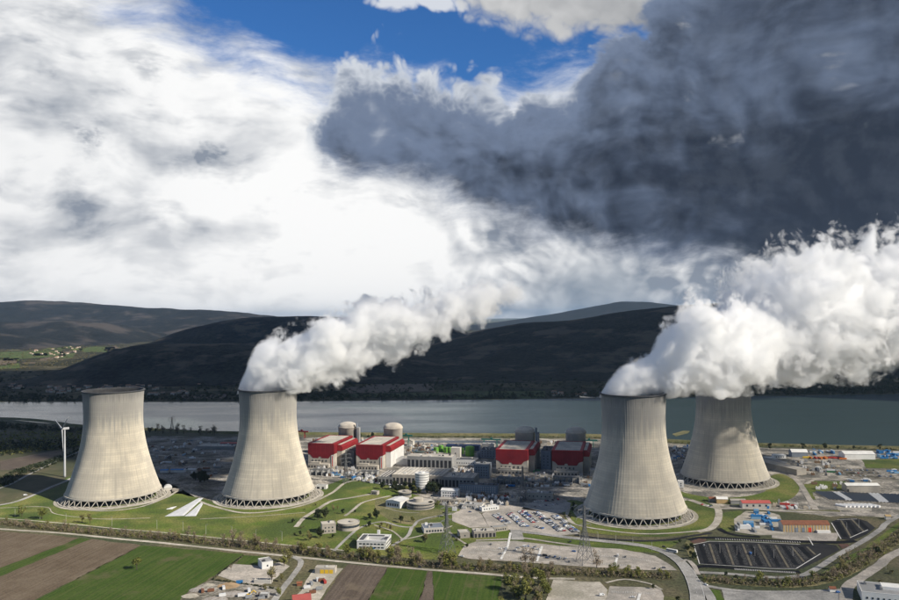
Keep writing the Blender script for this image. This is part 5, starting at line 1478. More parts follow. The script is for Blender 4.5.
CP1 = 'cars in the sunlit staff car park'
car_row((495.5, 515.0), (509, 524.5), 'in the first slanting row from the gate building', CP1, .92)
car_row((509, 513.5), (526, 527.5), 'in the second slanting row from the gate building', CP1, .95)
car_row((521, 511.8), (536.5, 523.5), 'in the third slanting row from the gate building', CP1, .92)
car_row((535.5, 512.8), (563, 532), 'in the fourth slanting row from the gate building', CP1, .9)
car_row((554.5, 516), (577, 533), 'in the last slanting row, nearest the cooling tower', CP1, .72)
car_row((535, 527), (544, 529.3), 'in the short row at the front of the staff car park', CP1, .9, double=False)
CP2 = 'cars in the shaded rear car park'
car_row((529, 508), (562, 504), 'in the shaded rear car park, nearer row', CP2, .5, double=False)
car_row((534, 502.5), (560, 500), 'in the shaded rear car park, farther row', CP2, .5, double=False)
CP3 = 'cars scattered in the empty front car park'
for u, v in ((500, 549.5), (506, 549), (518, 548.5), (516, 550.5), (525, 547.5), (528, 547), (500.5, 554.5), (503, 554), (541, 556), (545, 556.5), (550, 557), (555, 557.5), (560, 559), (547, 558.5), (566, 559), (538, 550), (491, 545),
             (618, 556.5), (625.5, 557.5), (655, 569), (664, 568.5), (574, 552), (533, 549), (536, 547), (569, 562.5)):
    car(G(u, v), rnd.choice([R(-20), R(70)]), 'parked alone in the wide front car park', CP3)
car(G(462, 557), R(-20), 'at the left end of the front car park', None, CCOL[0]); car(G(455.5, 512.5), R(5), 'alone on the square behind the gate building', None, CCOL[6], 'sedan') if False else car(G(470, 512.5), R(5), 'alone on the square behind the gate building', None, CCOL[6], 'sedan')
car(G(602, 596), R(10), 'on the pale gravel lot in the foreground', None, CCOL[0], 'van')
car(G(633, 598), R(-10), 'on the foreground lot beside the gravel', None, CCOL[0], 'sedan')
car(G(750.5, 554.5), R(60), 'parked alone in the big dark car park', None, CCOL[5], 'van')
car(G(838, 593), R(0), 'beside the orange roofed kiosk', None, CCOL[5], 'hatch')
car(G(420, 568), R(-10), 'driving on the pale lane by the fields', None, CCOL[3], 'hatch')
car(G(664, 547.5), R(-35), 'driving round the bend of the main road', None, CCOL[3], 'hatch')
car(G(706, 585.5), R(-60), 'driving on the bridge road by the canal', None, CCOL[0], 'hatch')
car(G(25.5, 495.8), R(20), 'on the road left of the tower without steam', None, CCOL[0], 'van')
car(G(704, 546), R(70), 'at the left end of the big dark car park', None, CCOL[1], 'hatch')
CP4 = 'vehicles parked in rows in the storage yard'
for k, (a, b) in enumerate((((846, 470.5), (886, 471)), ((848, 473.3), (890, 473.8)), ((850, 476), (893, 477)))):
    car_row(a, b, 'in the storage yard below the quay', CP4, .55, 3.4, False)
car_row((812, 470.5), (838, 473), 'on the service road near the long shed', 'vehicles on the service road', .45, 4, False)
car_row((690, 503), (712, 507), 'on the road between the two right hand towers', 'vehicles between the right towers', .3, 4, False)
car_row((360, 480.5), (410, 487.5), 'in the sunlit yard before the turbine hall', 'vehicles before the turbine hall', .7, 3.2, True, 4)
car_row((672, 452), (682, 458), 'between the two right hand towers near the river', 'vehicles near the river', .8, 3, True, 5)

# bus on the main road
def bus(label, u, v, ang):
    P = G(u, v); t = thing('bus', label, 'bus', (P.x, P.y, Z(8)), ang)
    m = MB(); m.box(-6, 6, -1.25, 1.25, .45, 3.1); m.box(-5.8, 5.8, -1.1, 1.1, 3.1, 3.25); m.build('body', M['white'], t)
    for s in (-1, 1):
        q = MB(); q.box(-5.6, 5.4, min(s * 1.24, s * 1.3), max(s * 1.24, s * 1.3), 1.5, 2.6); q.build('window_band', M['glass'], t)
        for x in (-3.6, 3.8):
            q = MB(); q.lathe([(.5, -.15), (.5, .15)], 12); o = q.build('wheel', M['dark'], t); o.location = (x, s * 1.15, .5); o.rotation_euler.x = R(90)
bus('long white bus on the main road bend near the dark car park', 672, 552.5, R(-40))

# ---- containers and site clutter
def container_mesh(L=6.1, W=2.44, H=2.6):
    m = MB(); m.box(-L / 2, L / 2, -W / 2, W / 2, .15, H)
    for i in range(10):
        x = -L / 2 + L * (i + .5) / 10
        for s in (-1, 1): m.box(x - .12, x + .12, min(s * W / 2, s * (W / 2 + .07)), max(s * W / 2, s * (W / 2 + .07)), .3, H - .15)
    b = m.mesh('body', M['objpaint'])
    d = MB(); d.box(L / 2, L / 2 + .08, -W / 2 + .1, -.05, .3, H - .1); d.box(L / 2, L / 2 + .08, .05, W / 2 - .1, .3, H - .1)
    for y in (-.7, -.3, .3, .7): d.box(L / 2 + .08, L / 2 + .14, y - .04, y + .04, .35, H - .2)
    return b, d.mesh('door', M['objpaint'])


CB, CD = container_mesh(); CB2, CD2 = container_mesh(12.2)
KCOL = {'blue': (.03, .17, .40), 'pale blue': (.20, .36, .52), 'white': (.7, .7, .69), 'grey': (.28, .29, .30), 'red': (.40, .05, .04), 'rust brown': (.2, .09, .05), 'yellow': (.6, .42, .05), 'green': (.06, .2, .09), 'orange': (.55, .17, .04)}
def container(P, ang, cname, where, group, z=0.0, big=False):
    t = thing('container', '%s %s container %s' % (cname, 'long' if big else 'short', where), 'container', (P.x, P.y, Z(6) + z), ang, group)
    b = link('body', CB2 if big else CB, None, t); d = link('door', CD2 if big else CD, None, t)
    b.color = d.color = (*KCOL[cname], 1)
    return t


def in_poly(p, poly):
    x, y = p; r = False; j = len(poly) - 1
    for i in range(len(poly)):
        (xi, yi), (xj, yj) = poly[i], poly[j]
        if (yi > y) != (yj > y) and x < (xj - xi) * (y - yi) / (yj - yi) + xi: r = not r
        j = i
    return r


def sample(poly):
    us = [p[0] for p in poly]; vs2 = [p[1] for p in poly]
    while True:
        p = (rnd.uniform(min(us), max(us)), rnd.uniform(min(vs2), max(vs2)))
        if in_poly(p, poly): return p


def boxes(poly, n, cols, where, group, ang0=PLANT, big=.3, stack=.15):
    for _ in range(n):
        u, v = sample(poly); a = ang0 + rnd.choice([0, math.pi / 2]) + rnd.uniform(-.06, .06); bg_ = rnd.random() < big
        c = rnd.choice(cols); P = G(u, v)
        container(P, a, c, where, group, 0, bg_)
        if rnd.random() < stack: container(P, a, rnd.choice(cols), where + '', group, 2.62, bg_)


boxes([(748, 513), (770, 513.5), (776, 520), (782, 531), (760, 530), (744, 527), (752, 519)], 26, ['blue', 'blue', 'pale blue', 'white', 'white', 'blue'], 'in the fenced compound beside the ochre hall', 'containers in the compound', R(-4), .5, .3)
boxes([(735, 527), (750, 526), (758, 532), (738, 531.5)], 6, ['white', 'white', 'grey'], 'at the lower left of the compound', 'white cabins in the compound', R(-4), .8, .2)
boxes([(877, 452.5), (903, 453), (903, 459), (878, 459)], 22, ['blue', 'blue', 'blue', 'white', 'pale blue'], 'stacked on the quay right of the long white warehouse', 'blue containers on the quay', R(-4), .7, .6)
boxes([(810, 450), (830, 451), (838, 454), (812, 455)], 12, ['blue', 'blue', 'grey', 'white', 'pale blue'], 'on the quay between the white warehouses', 'containers between the warehouses', R(-4), .6, .4)
boxes([(806, 457.6), (843, 458.6), (843, 459.6), (806, 458.6)], 12, ['red', 'orange', 'orange', 'yellow'], 'in the orange line along the quay', 'orange freight line on the quay', R(-4), 1.0, 0)
boxes([(811, 468), (838, 471), (842, 476), (820, 473)], 9, ['blue', 'white', 'grey', 'green', 'pale blue'], 'near the service road by the long shed', 'containers by the service road')
boxes([(888, 470), (903, 471), (905, 474), (890, 474)], 7, ['blue', 'pale blue', 'white'], 'at the right end of the storage yard', 'containers at the yard end', R(-4))
boxes([(840, 480), (872, 481), (872, 483), (842, 482)], 6, ['blue', 'grey', 'white'], 'behind the cream hall', 'containers behind the cream hall')
boxes([(775, 506), (800, 506.5), (816, 509), (800, 509.5), (775, 509)], 6, ['blue', 'white', 'white', 'red'], 'on the road edge right of the red roofed building', 'containers by the road')
boxes([(150, 440), (195, 440), (200, 458), (160, 465), (152, 455)], 22, ['grey', 'white', 'rust brown', 'grey', 'pale blue', 'white'], 'in the dark building yard between the left towers', 'containers in the dark yard', R(-6), .3, .05)
boxes([(200, 461), (222, 460), (218, 474), (200, 480)], 12, ['grey', 'grey', 'rust brown', 'white'], 'in the dark yard left of the first steaming tower', 'containers by the first steaming tower', R(-6), .3)
YARD_A = [(316, 471), (356, 472), (392, 479), (380, 484), (340, 478), (318, 476)]
boxes(YARD_A, 26, ['blue', 'white', 'white', 'grey', 'rust brown', 'pale blue', 'grey'], 'in the sunlit yard before the reactors', 'containers before the sunlit reactors', PLANT, .4, .1)
boxes([(496, 485.5), (526, 485.5), (552, 485), (592, 484), (590, 487), (500, 488)], 16, ['grey', 'white', 'grey', 'rust brown', 'blue'], 'along the road before the shaded reactors', 'containers before the shaded reactors', PLANT, .3)
boxes([(412, 446), (442, 446), (436, 458), (410, 456)], 26, ['white', 'grey', 'white', 'rust brown', 'yellow', 'grey', 'blue'], 'in the crowded yard by the river pump house', 'containers in the river yard', PLANT, .3, .1)
boxes([(530, 470), (541, 468), (548, 478), (530, 482)], 12, ['grey', 'white', 'grey', 'green'], 'in the court between the shaded reactors', 'containers between the shaded reactors', PLANT, .3, .2)
car_row((386, 487), (412, 491), 'in the lane before the turbine hall', 'vehicles in the turbine hall lane', .6, 3.2, False)
car_row((560, 541), (600, 546), 'along the service lane of the main road', 'vehicles along the service lane', .25, 5, False)
boxes([(670, 446), (690, 447), (684, 462), (672, 458)], 12, ['blue', 'white', 'grey', 'grey'], 'on the quay between the right hand towers', 'containers between the right towers')
boxes([(459, 494), (500, 494), (520, 498), (515, 504), (480, 500)], 14, ['grey', 'white', 'grey', 'rust brown', 'red'], 'in the shaded lane below the long office', 'containers below the long office', PLANT, .2)


def skid(P, ang, where, group):
    """pipe rack: two rows of posts carrying pipes"""
    t = thing('pipe_rack', 'steel pipe rack ' + where, 'pipe rack', (P.x, P.y, Z(5)), ang, group)
    L, h = rnd.uniform(14, 30), rnd.uniform(3, 6)
    for i in range(4):
        for y in (-1.6, 1.6):
            m = MB(); m.bar((L * i / 3, y, -.1), (L * i / 3, y, h), .35); m.build('post', M['steel'], t)
        m = MB(); m.bar((L * i / 3, -1.9, h), (L * i / 3, 1.9, h), .4); m.build('beam', M['steel'], t)
    for k in range(4):
        m = MB(); y = -1.4 + .95 * k; m.bar((-1, y, h + .45), (L + 1, y, h + .45), .5, seg=8); m.build('pipe', M[rnd.choice(['offwhite', 'grey', 'teal', 'steel'])], t)


for poly, n, where in ((YARD_A, 5, 'in the sunlit yard before the reactors'), ([(410, 448), (440, 450), (436, 458), (410, 458)], 5, 'in the crowded river yard'), ([(482, 478), (500, 482), (560, 484), (490, 484)], 5, 'before the shaded reactors'),
                       ([(455, 460), (500, 462), (496, 470), (460, 466)], 4, 'between the green tanks and the grey offices')):
    for _ in range(n):
        u, v = sample(poly); skid(G(u, v), PLANT + rnd.choice([0, math.pi / 2]), where, 'pipe racks ' + where)

EQ = []
for k in range(5):
    m = MB(); r5 = random.Random(60 + k)
    w, d, h = r5.uniform(2.5, 7), r5.uniform(2, 4), r5.uniform(1.6, 4.2)
    m.box(-w / 2, w / 2, -d / 2, d / 2, 0, h); m.box(-w / 2 + .3, -w / 2 + w * .4, -d / 2 + .3, d / 2 - .3, h, h + r5.uniform(.5, 1.5))
    m.lathe([(.5, h), (.5, h + 1.6), (.3, h + 1.8)], 8, w * .25, 0); m.box(-w * .2, w * .1, -d / 2 - .1, -d / 2 + .1, 0, min(2.2, h))
    EQ.append(m.mesh('equipment', M['objpaint']))
def equip(poly, n, where, dark=False):
    for _ in range(n):
        u, v = sample(poly); P = G(u, v)
        c = rnd.choice([('white', (.72, .71, .69)), ('pale grey', (.5, .49, .47)), ('dark grey', (.09, .09, .095)), ('brown', (.2, .13, .08)), ('white', (.72, .71, .69)), ('grey', (.3, .3, .3)), ('beige', (.5, .43, .33))])
        k_ = rnd.randrange(5); nm_ = ('equipment_cabin', 'site_hut', 'equipment_unit', 'equipment_box', 'equipment_cabinet')[k_]  # generic equipment boxes of one design; the name follows the mesh variant
        o = link(nm_, EQ[k_]); o.location = (P.x, P.y, Z(5)); o.rotation_euler.z = PLANT + rnd.choice([0, math.pi / 2]); o.color = (*c[1], 1); s_ = rnd.uniform(.7, 1.4); o.scale = (s_, s_, rnd.uniform(.7, 1.2))
        tag(o, c[0] + ' ' + nm_.replace('_', ' ') + ' ' + where, nm_.replace('_', ' '), 'small plant units ' + where)
equip([(312, 468), (352, 469), (356, 470), (392, 478), (376, 484), (340, 477), (316, 476)], 70, 'in the sunlit yard before the reactors')
equip([(408, 444), (445, 445), (440, 458), (408, 456)], 64, 'in the crowded river yard')
equip([(384, 455), (408, 450), (408, 460), (392, 464)], 10, 'beside the white reactor wing')
equip([(455, 466), (474, 467), (474, 476), (445, 474)], 30, 'on the deck between the halls and the grey block')
equip([(494, 474), (530, 474), (548, 476), (590, 476), (592, 487), (498, 488)], 60, 'before the shaded reactors')
equip([(458, 494), (500, 493), (526, 500), (510, 506), (470, 502)], 40, 'in the shaded lane below the long office')
equip([(150, 438), (215, 440), (220, 470), (200, 478), (156, 466)], 44, 'in the dark building yard between the left towers')
equip([(668, 446), (692, 448), (684, 464), (670, 460)], 20, 'between the right hand towers')
equip([(786, 462), (840, 462), (842, 478), (812, 476)], 34, 'on the waste ground by the long shed')
equip([(812, 484), (842, 484), (842, 490), (815, 490)], 10, 'left of the cream hall')
equip([(384, 486), (412, 488), (440, 488), (470, 494), (440, 498), (430, 492)], 26, 'in the lane before the turbine hall')
equip([(412, 458), (446, 459), (446, 461), (412, 461)], 14, 'on the river side of the machine hall')
equip([(500, 440), (550, 441), (590, 442), (590, 446), (500, 445)], 30, 'on the river side of the shaded reactors')
equip([(310, 439), (370, 440), (370, 444), (310, 442)], 20, 'on the river side of the sunlit reactors')
equip([(430, 498), (470, 503), (478, 510), (455, 512), (440, 506)], 16, 'round the link building')
equip([(746, 502), (800, 504), (816, 509), (780, 510)], 12, 'along the road by the red roofed building')

# scrap yard in the foreground
def heap(label, u, v, r, h, mat, seed):
    P = G(u, v); m = MB(); n, k = 18, 6
    m.v.append((0, 0, h))
    for j in range(1, k + 1):
        for i in range(n):
            a = 2 * math.pi * i / n; rr = r * j / k * (1 + .25 * mnoise.noise(Vector((math.cos(a) * 1.5, math.sin(a) * 1.5, seed))))
            z = h * (1 - j / k) ** .8 * (1 + .5 * mnoise.noise(Vector((rr * math.cos(a) * .3, rr * math.sin(a) * .3, seed)))) - (.3 if j == k else 0)
            m.v.append((rr * math.cos(a) * 1.5, rr * math.sin(a), z))
    for i in range(n): m.f.append((0, 1 + i, 1 + (i + 1) % n)); m.mi.append(0)
    for j in range(k - 1):
        for i in range(n):
            a, b = 1 + j * n + i, 1 + j * n + (i + 1) % n; m.f.append((a, a + n, b + n, b)); m.mi.append(0)
    o = m.build('soil_heap' if mat == 'soil_heap' else 'scrap_heap', M[mat]); o.location = (P.x, P.y, Z(2)); tag(o, label, 'heap', 'heaps in the foreground scrap yard')
for lb, u, v, r, h, mt in (('large orange brown soil heap in the foreground scrap yard', 228, 586, 8, 3, 'soil_heap'), ('orange heap at the right end of the scrap yard', 262, 602, 6, 2.5, 'soil_heap'), ('grey scrap heap at the left edge of the scrap yard', 198, 590, 6, 2.2, 'scrap'),
                           ('dark scrap heap in the middle of the scrap yard', 232, 594, 8, 2.2, 'scrap'), ('pale scrap heap beside the green field corner', 190, 596, 6, 1.2, 'gravel'), ('low scrap heap at the bottom edge of the scrap yard', 214, 600, 9, 2, 'scrap'), ('small pale rubble heap near the blue skip', 209, 585, 4, 1.6, 'gravel')):
    heap(lb, u, v, r, h, mt, u * .1)
boxes([(196, 588), (215, 584), (250, 588), (268, 590), (262, 600), (200, 600)], 9, ['white', 'grey', 'rust brown', 'rust brown', 'white'], 'among the heaps of the foreground scrap yard', 'containers in the scrap yard', R(20), .1, 0)
container(G(239.5, 583.5), R(10), 'blue', 'beside the orange soil heap in the foreground', None)
boxes([(306, 583), (332, 578), (320, 590), (306, 600)], 8, ['white', 'rust brown', 'red', 'grey'], 'in the gravel yard of the yellow door garage', 'containers by the yellow doors', R(20), .1, 0)


def excavator():
    P = G(249, 596); t = thing('excavator', 'yellow excavator at work in the foreground scrap yard', 'excavator', (P.x, P.y, Z(4)), R(15))
    for s in (-1, 1):
        m = MB(); m.box(-1.9, 1.9, s * 1.1 - .3, s * 1.1 + .3, 0, .9); m.build('track', M['dark'], t)
    m = MB(); m.box(-2.0, 1.2, -1.2, 1.2, 1.0, 2.2); m.build('body', M['yellow'], t)
    m = MB(); m.box(.2, 1.5, -1.1, 0, 2.2, 3.3); m.build('cab', M['glass'], t)
    m = MB(); m.bar((1.2, .5, 1.8), (4.2, .5, 4.6), .7); m.bar((4.2, .5, 4.6), (6.4, .5, 2.4), .55); b = m.build('boom', M['yellow'], t)
    m = MB(); m.box(5.9, 7.0, 0, 1.0, 1.2, 2.4); m.build('bucket', M['dark'], b)
excavator()

# far village houses
def house_meshes():
    out = []
    for W, D, H, rh in ((11, 9, 5.5, 2.4), (14, 9, 6.5, 2.6), (9, 8, 4.5, 2)):
        m = MB(); m.box(-W / 2, W / 2, -D / 2, D / 2, -.5, H); m.poly([(-W / 2, D / 2, H), (-W / 2, -D / 2, H), (-W / 2, 0, H + rh)]); m.poly([(W / 2, -D / 2, H), (W / 2, D / 2, H), (W / 2, 0, H + rh)])
        for k in range(3):
            x = -W / 2 + W * (k + .5) / 3; m.box(x - .6, x + .6, -D / 2 - .05, -D / 2 + .1, 1.2, 3.0, 1)
        r = MB(); e = .5
        for s in (-1, 1):
            r.poly([(-W / 2 - e, s * (D / 2 + e), H - .3), (W / 2 + e, s * (D / 2 + e), H - .3), (W / 2 + e, 0, H + rh + .1), (-W / 2 - e, 0, H + rh + .1)][::s])
        out.append((m.mesh('wall', [M['far_wall'], M['dark']]), r.mesh('roof', M['far_roof'])))
    return out
HM = house_meshes()
def village(poly, n, where, group):
    for _ in range(n):
        u, v = sample(poly); P = G(u, v)
        t = thing('house', 'small tile roofed house ' + where, 'house', (P.x, P.y, 0.3), rnd.uniform(-.6, .6), group)
        w, r = rnd.choice(HM); link('wall', w, None, t); link('roof', r, None, t)
        s = rnd.uniform(.9, 1.5); t.scale = (s, s, rnd.uniform(.9, 1.2))
village([(52, 385), (80, 382), (145, 384), (160, 390), (110, 390), (60, 394), (45, 393)], 80, 'in the village across the river above the tower without steam', 'houses of the village across the river')
village([(145, 392), (185, 391.5), (190, 394.5), (150, 395.5)], 10, 'right of the village, near the far river bank', 'houses near the far bank')
village([(5, 386), (25, 385), (28, 389), (5, 390)], 7, 'at the left edge across the river', 'houses at the left edge')
village([(180, 381), (208, 382), (206, 388), (184, 388)], 7, 'on the slope between the left towers across the river', 'houses on the slope')
village([(22, 352), (60, 347), (90, 345), (72, 356), (50, 359)], 26, 'in the sunlit valley far behind the left tower', 'houses in the sunlit valley')
village([(100, 340), (150, 335), (140, 341), (110, 343)], 12, 'on the upper sunlit valley slope', 'houses on the valley slope')
village([(545, 393), (595, 391), (596, 396), (546, 397)], 8, 'on the far bank left of the nearest tower', 'houses on the far bank')

# ================================================================== TREES
def crown_faces(rng, r, h, z0, n, size, lobes=7):
    """leaf-clump faces spread through several lobes"""
    V, F = [], []
    cs = []
    for _ in range(lobes):
        a = rng.uniform(0, 6.28); rr = r * rng.uniform(.15, .7); zz = z0 + h * rng.uniform(.22, .88)
        k = 1 - abs((zz - z0) / h - .45) * .9
        cs.append((rr * k * math.cos(a), rr * k * math.sin(a), zz, r * rng.uniform(.32, .52), h * rng.uniform(.14, .24)))
    for _ in range(n):
        cx, cy2, cz, lr, lh = rng.choice(cs)
        d = Vector((rng.gauss(0, 1), rng.gauss(0, 1), rng.gauss(0, 1))).normalized() * (rng.random() ** .4)
        p = Vector((cx + d.x * lr, cy2 + d.y * lr, cz + d.z * lh))
        s = size * rng.uniform(.6, 1.3)
        nx = Vector((rng.gauss(0, 1), rng.gauss(0, 1), rng.gauss(0, .7) + .5)).normalized()
        a = nx.orthogonal().normalized(); b = nx.cross(a)
        i = len(V)
        V += [p + a * s * .6, p + b * s * .5, p - a * s * .6, p - b * s * .5]
        F.append((i, i + 1, i + 2, i + 3))
    return V, F


def tree_meshes(seed, r, h, leaf, n, size, trunk=.25, low=.2):
    rng = random.Random(seed)
    m = MB()
    m.bar((0, 0, -.3), (rng.uniform(-.3, .3), rng.uniform(-.3, .3), h * .6), trunk * 1.5, 0, trunk * .6, 6)
    for _ in range(7):
        a = rng.uniform(0, 6.28); z = h * rng.uniform(.25, .55); L = r * rng.uniform(.6, .95)
        m.bar((0, 0, z), (L * math.cos(a), L * math.sin(a), z + h * rng.uniform(.15, .35)), trunk * .7, 0, trunk * .2, 4)
    tm = m.mesh('trunk', M['wood'])
    V, F = crown_faces(rng, r, h * (1 - low), h * low, n, size, 9)
    cm = bpy.data.meshes.new('crown'); cm.from_pydata([tuple(v) for v in V], [], F); cm.materials.append(M[leaf]); cm.update()
    return tm, cm


TM = {}
for i in range(4):
    TM['spring', i] = tree_meshes(10 + i, 3.4, 9.0, 'leaf_spring', 420, .55)
    TM['bare', i] = tree_meshes(20 + i, 3.2, 9.5, 'leaf_bare', 360, .42)
    TM['olive', i] = tree_meshes(30 + i, 3.6, 8.0, 'leaf_olive', 480, .62, low=.12)
    TM['dark', i] = tree_meshes(40 + i, 3.4, 7.0, 'leaf_dark', 520, .66, low=.08)
    TM['bush', i] = tree_meshes(50 + i, 2.0, 3.0, 'leaf_scrub', 160, .6, .12, .02)


def tree(u, v, kind, scale, label, group, name=None, P=None):
    P = P or G(u, v); i = rnd.randrange(4)
    t = thing(name or {'bush': 'shrub', 'spring': 'budding_tree', 'bare': 'bare_tree', 'olive': 'leafy_tree', 'dark': 'evergreen_tree'}[kind], label, 'shrub' if kind == 'bush' else 'tree', (P.x, P.y, .15), rnd.uniform(0, 6.28), group)
    s = scale * 1.4 * rnd.uniform(.7, 1.3); t.scale = (s, s, s * rnd.uniform(.9, 1.15))
    a, b = TM[kind, i]; link('trunk', a, None, t); link('crown', b, None, t)
    return t


def belt(path, n, kinds, smin, smax, lat, label, group, f0=0.0, f1=1.0):
    P = spline([G(*p) for p in path], 5)
    a, b = int(f0 * (len(P) - 1)), int(f1 * (len(P) - 1))
    for _ in range(n):
        i = rnd.randint(a, max(a, b - 1)); d = (P[i + 1] - P[i]).normalized(); nr = Vector((-d.y, d.x, 0))
        k = rnd.choice(kinds); o = rnd.uniform(-lat, lat)
        if abs(o) < 2.2: o = math.copysign(2.6, o)
        tree(0, 0, k, rnd.uniform(smin, smax), label % {'spring': 'pale budding tree', 'bare': 'brown bare twigged tree', 'olive': 'olive green leafy tree', 'dark': 'dark evergreen tree', 'bush': 'low scrub bush'}[k], group, P=P[i] + nr * o)


def part_path(path, u0, u1):
    """sub path between two pixel columns"""
    xs = [p[0] for p in path]; ys = [p[1] for p in path]
    ks = [u0] + [x for x in xs if u0 < x < u1] + [u1]
    return [(k, float(np.interp(k, xs, ys))) for k in ks]


belt(part_path(CANAL, -15, 160), 40, ['bare', 'spring', 'bare', 'bush', 'bush'], .4, .75, 6, '%s in the hedge along the ploughed fields', 'hedge along the ploughed fields')
belt(part_path(CANAL, 150, 300), 42, ['bare', 'spring', 'bare', 'bush'], .5, 1.05, 6.5, '%s in the canal belt behind the scrap yard', 'canal belt behind the scrap yard')
belt(part_path(CANAL, 300, 460), 64, ['spring', 'spring', 'bare', 'olive', 'bush'], .6, 1.25, 7, '%s in the canal belt in front of the white court office', 'canal belt before the court office')
belt(part_path(CANAL, 455, 672), 56, ['bush', 'bush', 'bare', 'spring', 'olive'], .4, .85, 6, '%s in the canal belt below the front car park', 'canal belt below the car park')
belt(part_path(CANAL2, 704, 830), 32, ['bush', 'bush', 'bare', 'olive', 'bare'], .4, .8, 6, '%s in the canal belt below the dark car park', 'canal belt below the dark car park')
belt(CANAL2[3:], 40, ['bare', 'bush', 'bare', 'dark', 'spring'], .5, 1.0, 7, '%s in the ditch beside the corner factory', 'ditch beside the corner factory')
for u, v, k, s, lb in ((137, 570, 'olive', 1.15, 'lone round tree in the middle of the green field'), (231, 570, 'bare', .5, 'small bare tree by the paved yard corner'), (272, 583, 'spring', 1.1, 'pale tree beside the white canopy in the foreground'), (281, 582, 'spring', 1.0, 'pale tree right of the white canopy in the foreground'),
                      (289, 563, 'spring', 1.25, 'tall pale tree at the lane junction behind the white house'), (284, 566, 'olive', 1.0, 'olive tree beside the white house'), (265, 590, 'bush', 1.2, 'bush at the scrap yard gate'), (279, 596, 'olive', .7, 'small olive tree at the bottom edge by the lane'),
                      (22, 517, 'olive', 1.1, 'first round olive tree on the lawn at the left edge'), (42, 519, 'olive', 1.2, 'second round olive tree on the lawn at the left'), (90, 524, 'spring', 1.35, 'wide pale tree in front of the tower without steam'), (82, 523, 'spring', 1.0, 'pale tree left of the wide one before the tower'),
                      (320, 538, 'dark', 1.1, 'dark round shrub in front of the angular block'), (333, 538, 'dark', .7, 'dark shrub at the corner of the angular block'), (293, 523, 'dark', .7, 'dark tree at the end of the lawn path'), (376, 519, 'dark', 1.5, 'big dark tree on the dry mound'), (370, 520, 'dark', 1.0, 'smaller dark tree left of the big one on the mound'),
                      (401, 523, 'dark', 1.2, 'dark tree left of the pavilion'), (413, 522, 'olive', .8, 'olive tree right of the dark one by the pavilion'), (343, 514, 'dark', .6, 'dark shrub above the round hall'), (355, 513, 'dark', .55, 'dark shrub by the upper path'), (318, 520, 'dark', 1.1, 'dark tree behind the angular block'), (325, 518, 'dark', 1.1, 'second dark tree behind the angular block'),
                      (431, 508, 'dark', 1.2, 'dark tree beside the large round building'), (437, 507, 'olive', .8, 'olive tree right of the large round building'), (445, 517, 'dark', .8, 'dark tree behind the pavilion'), (680, 543, 'dark', .7, 'dark tree at the road bend below the nearest tower'), (694, 549, 'dark', .6, 'dark bush on the bank of the dark car park'),
                      (691, 556, 'dark', .6, 'lower dark bush on the bank of the dark car park'), (726, 577, 'dark', .75, 'dark round bush below the dark car park'), (736, 580, 'dark', .5, 'small dark bush below the dark car park'), (653, 589, 'dark', .4, 'tiny dark bush in the foreground lot'), (678, 602, 'dark', .6, 'dark bush in the bridge road island'),
                      (616, 573, 'olive', .95, 'bright olive tree in the belt below the bays'), (597, 572, 'bare', 1.35, 'tall bare tree beside the car park pylon'), (525, 567, 'bare', 1.3, 'tall bare tree at the edge of the front car park'), (533, 567, 'bare', 1.2, 'second tall bare tree at the edge of the front car park'),
                      (880, 584, 'bush', 1.3, 'bush on the verge behind the corner factory'), (892, 574, 'bush', 1.4, 'bush group at the right edge above the factory')):
    tree(u, v, k, s, lb, None)
_r2 = random.Random(77)
for _k in range(34):
    _u, _v = _r2.choice([(302, 512), (312, 507), (330, 512), (338, 510), (350, 520), (362, 516), (366, 525), (385, 527), (392, 530), (396, 518), (410, 532), (418, 538), (428, 541), (436, 545), (455, 541), (462, 546), (395, 541), (352, 541), (342, 545), (310, 541), (300, 536), (306, 529)])
    tree(_u + _r2.uniform(-6, 6), _v + _r2.uniform(-2, 2), _r2.choice(['bush', 'bush', 'olive', 'dark', 'spring']), _r2.uniform(.35, .9), 'small tree or shrub on the lawn between the round hall and front car park', 'planting on the lawn')
def grove(poly, n, kinds, smin, smax, label, group):
    for _ in range(n):
        u, v = sample(poly); k = rnd.choice(kinds)
        tree(u, v, k, rnd.uniform(smin, smax), label % {'spring': 'pale budding tree', 'bare': 'brown bare tree', 'olive': 'olive green tree', 'dark': 'dark tree', 'bush': 'low bush'}[k], group)
grove([(503, 582), (512, 578), (552, 581), (548, 604), (545, 625), (498, 625)], 44, ['olive', 'olive', 'bare', 'spring', 'olive'], .7, 1.2, '%s in the dense grove beside the gravel lot', 'grove beside the gravel lot')
grove([(378, 488), (425, 490), (430, 495), (400, 494)], 22, ['dark', 'dark', 'dark', 'olive'], .8, 1.2, '%s in the row between turbine hall and round buildings', 'trees behind the round buildings')
grove([(428, 489), (441, 489), (441, 494), (430, 495)], 10, ['dark'], 1.0, 1.4, '%s right of the round white office tower', 'trees right of the office tower')
grove([(186, 478), (210, 477), (212, 484), (188, 484)], 14, ['dark'], .9, 1.5, '%s in the dark clump between the left towers', 'dark clump between the left towers')
grove([(556, 510), (572, 505), (580, 512), (574, 520), (562, 515)], 10, ['dark', 'bush'], .5, .8, '%s left of the nearest cooling tower', 'shrubs left of the nearest tower')
grove([(684, 540), (694, 545), (697, 562), (688, 556)], 10, ['bush', 'dark'], .5, .9, '%s on the slope left of the dark car park', 'shrubs left of the dark car park')
grove([(145, 431), (218, 434), (217, 436), (145, 433)], 26, ['bare', 'bare', 'dark'], .8, 1.4, '%s on the river bank between the left towers', 'bank trees between the left towers')
grove([(360, 437), (400, 437.5), (400, 439), (360, 438.5)], 10, ['dark'], .7, 1.1, '%s on the river bank between the sunlit domes', 'bank trees between the domes')
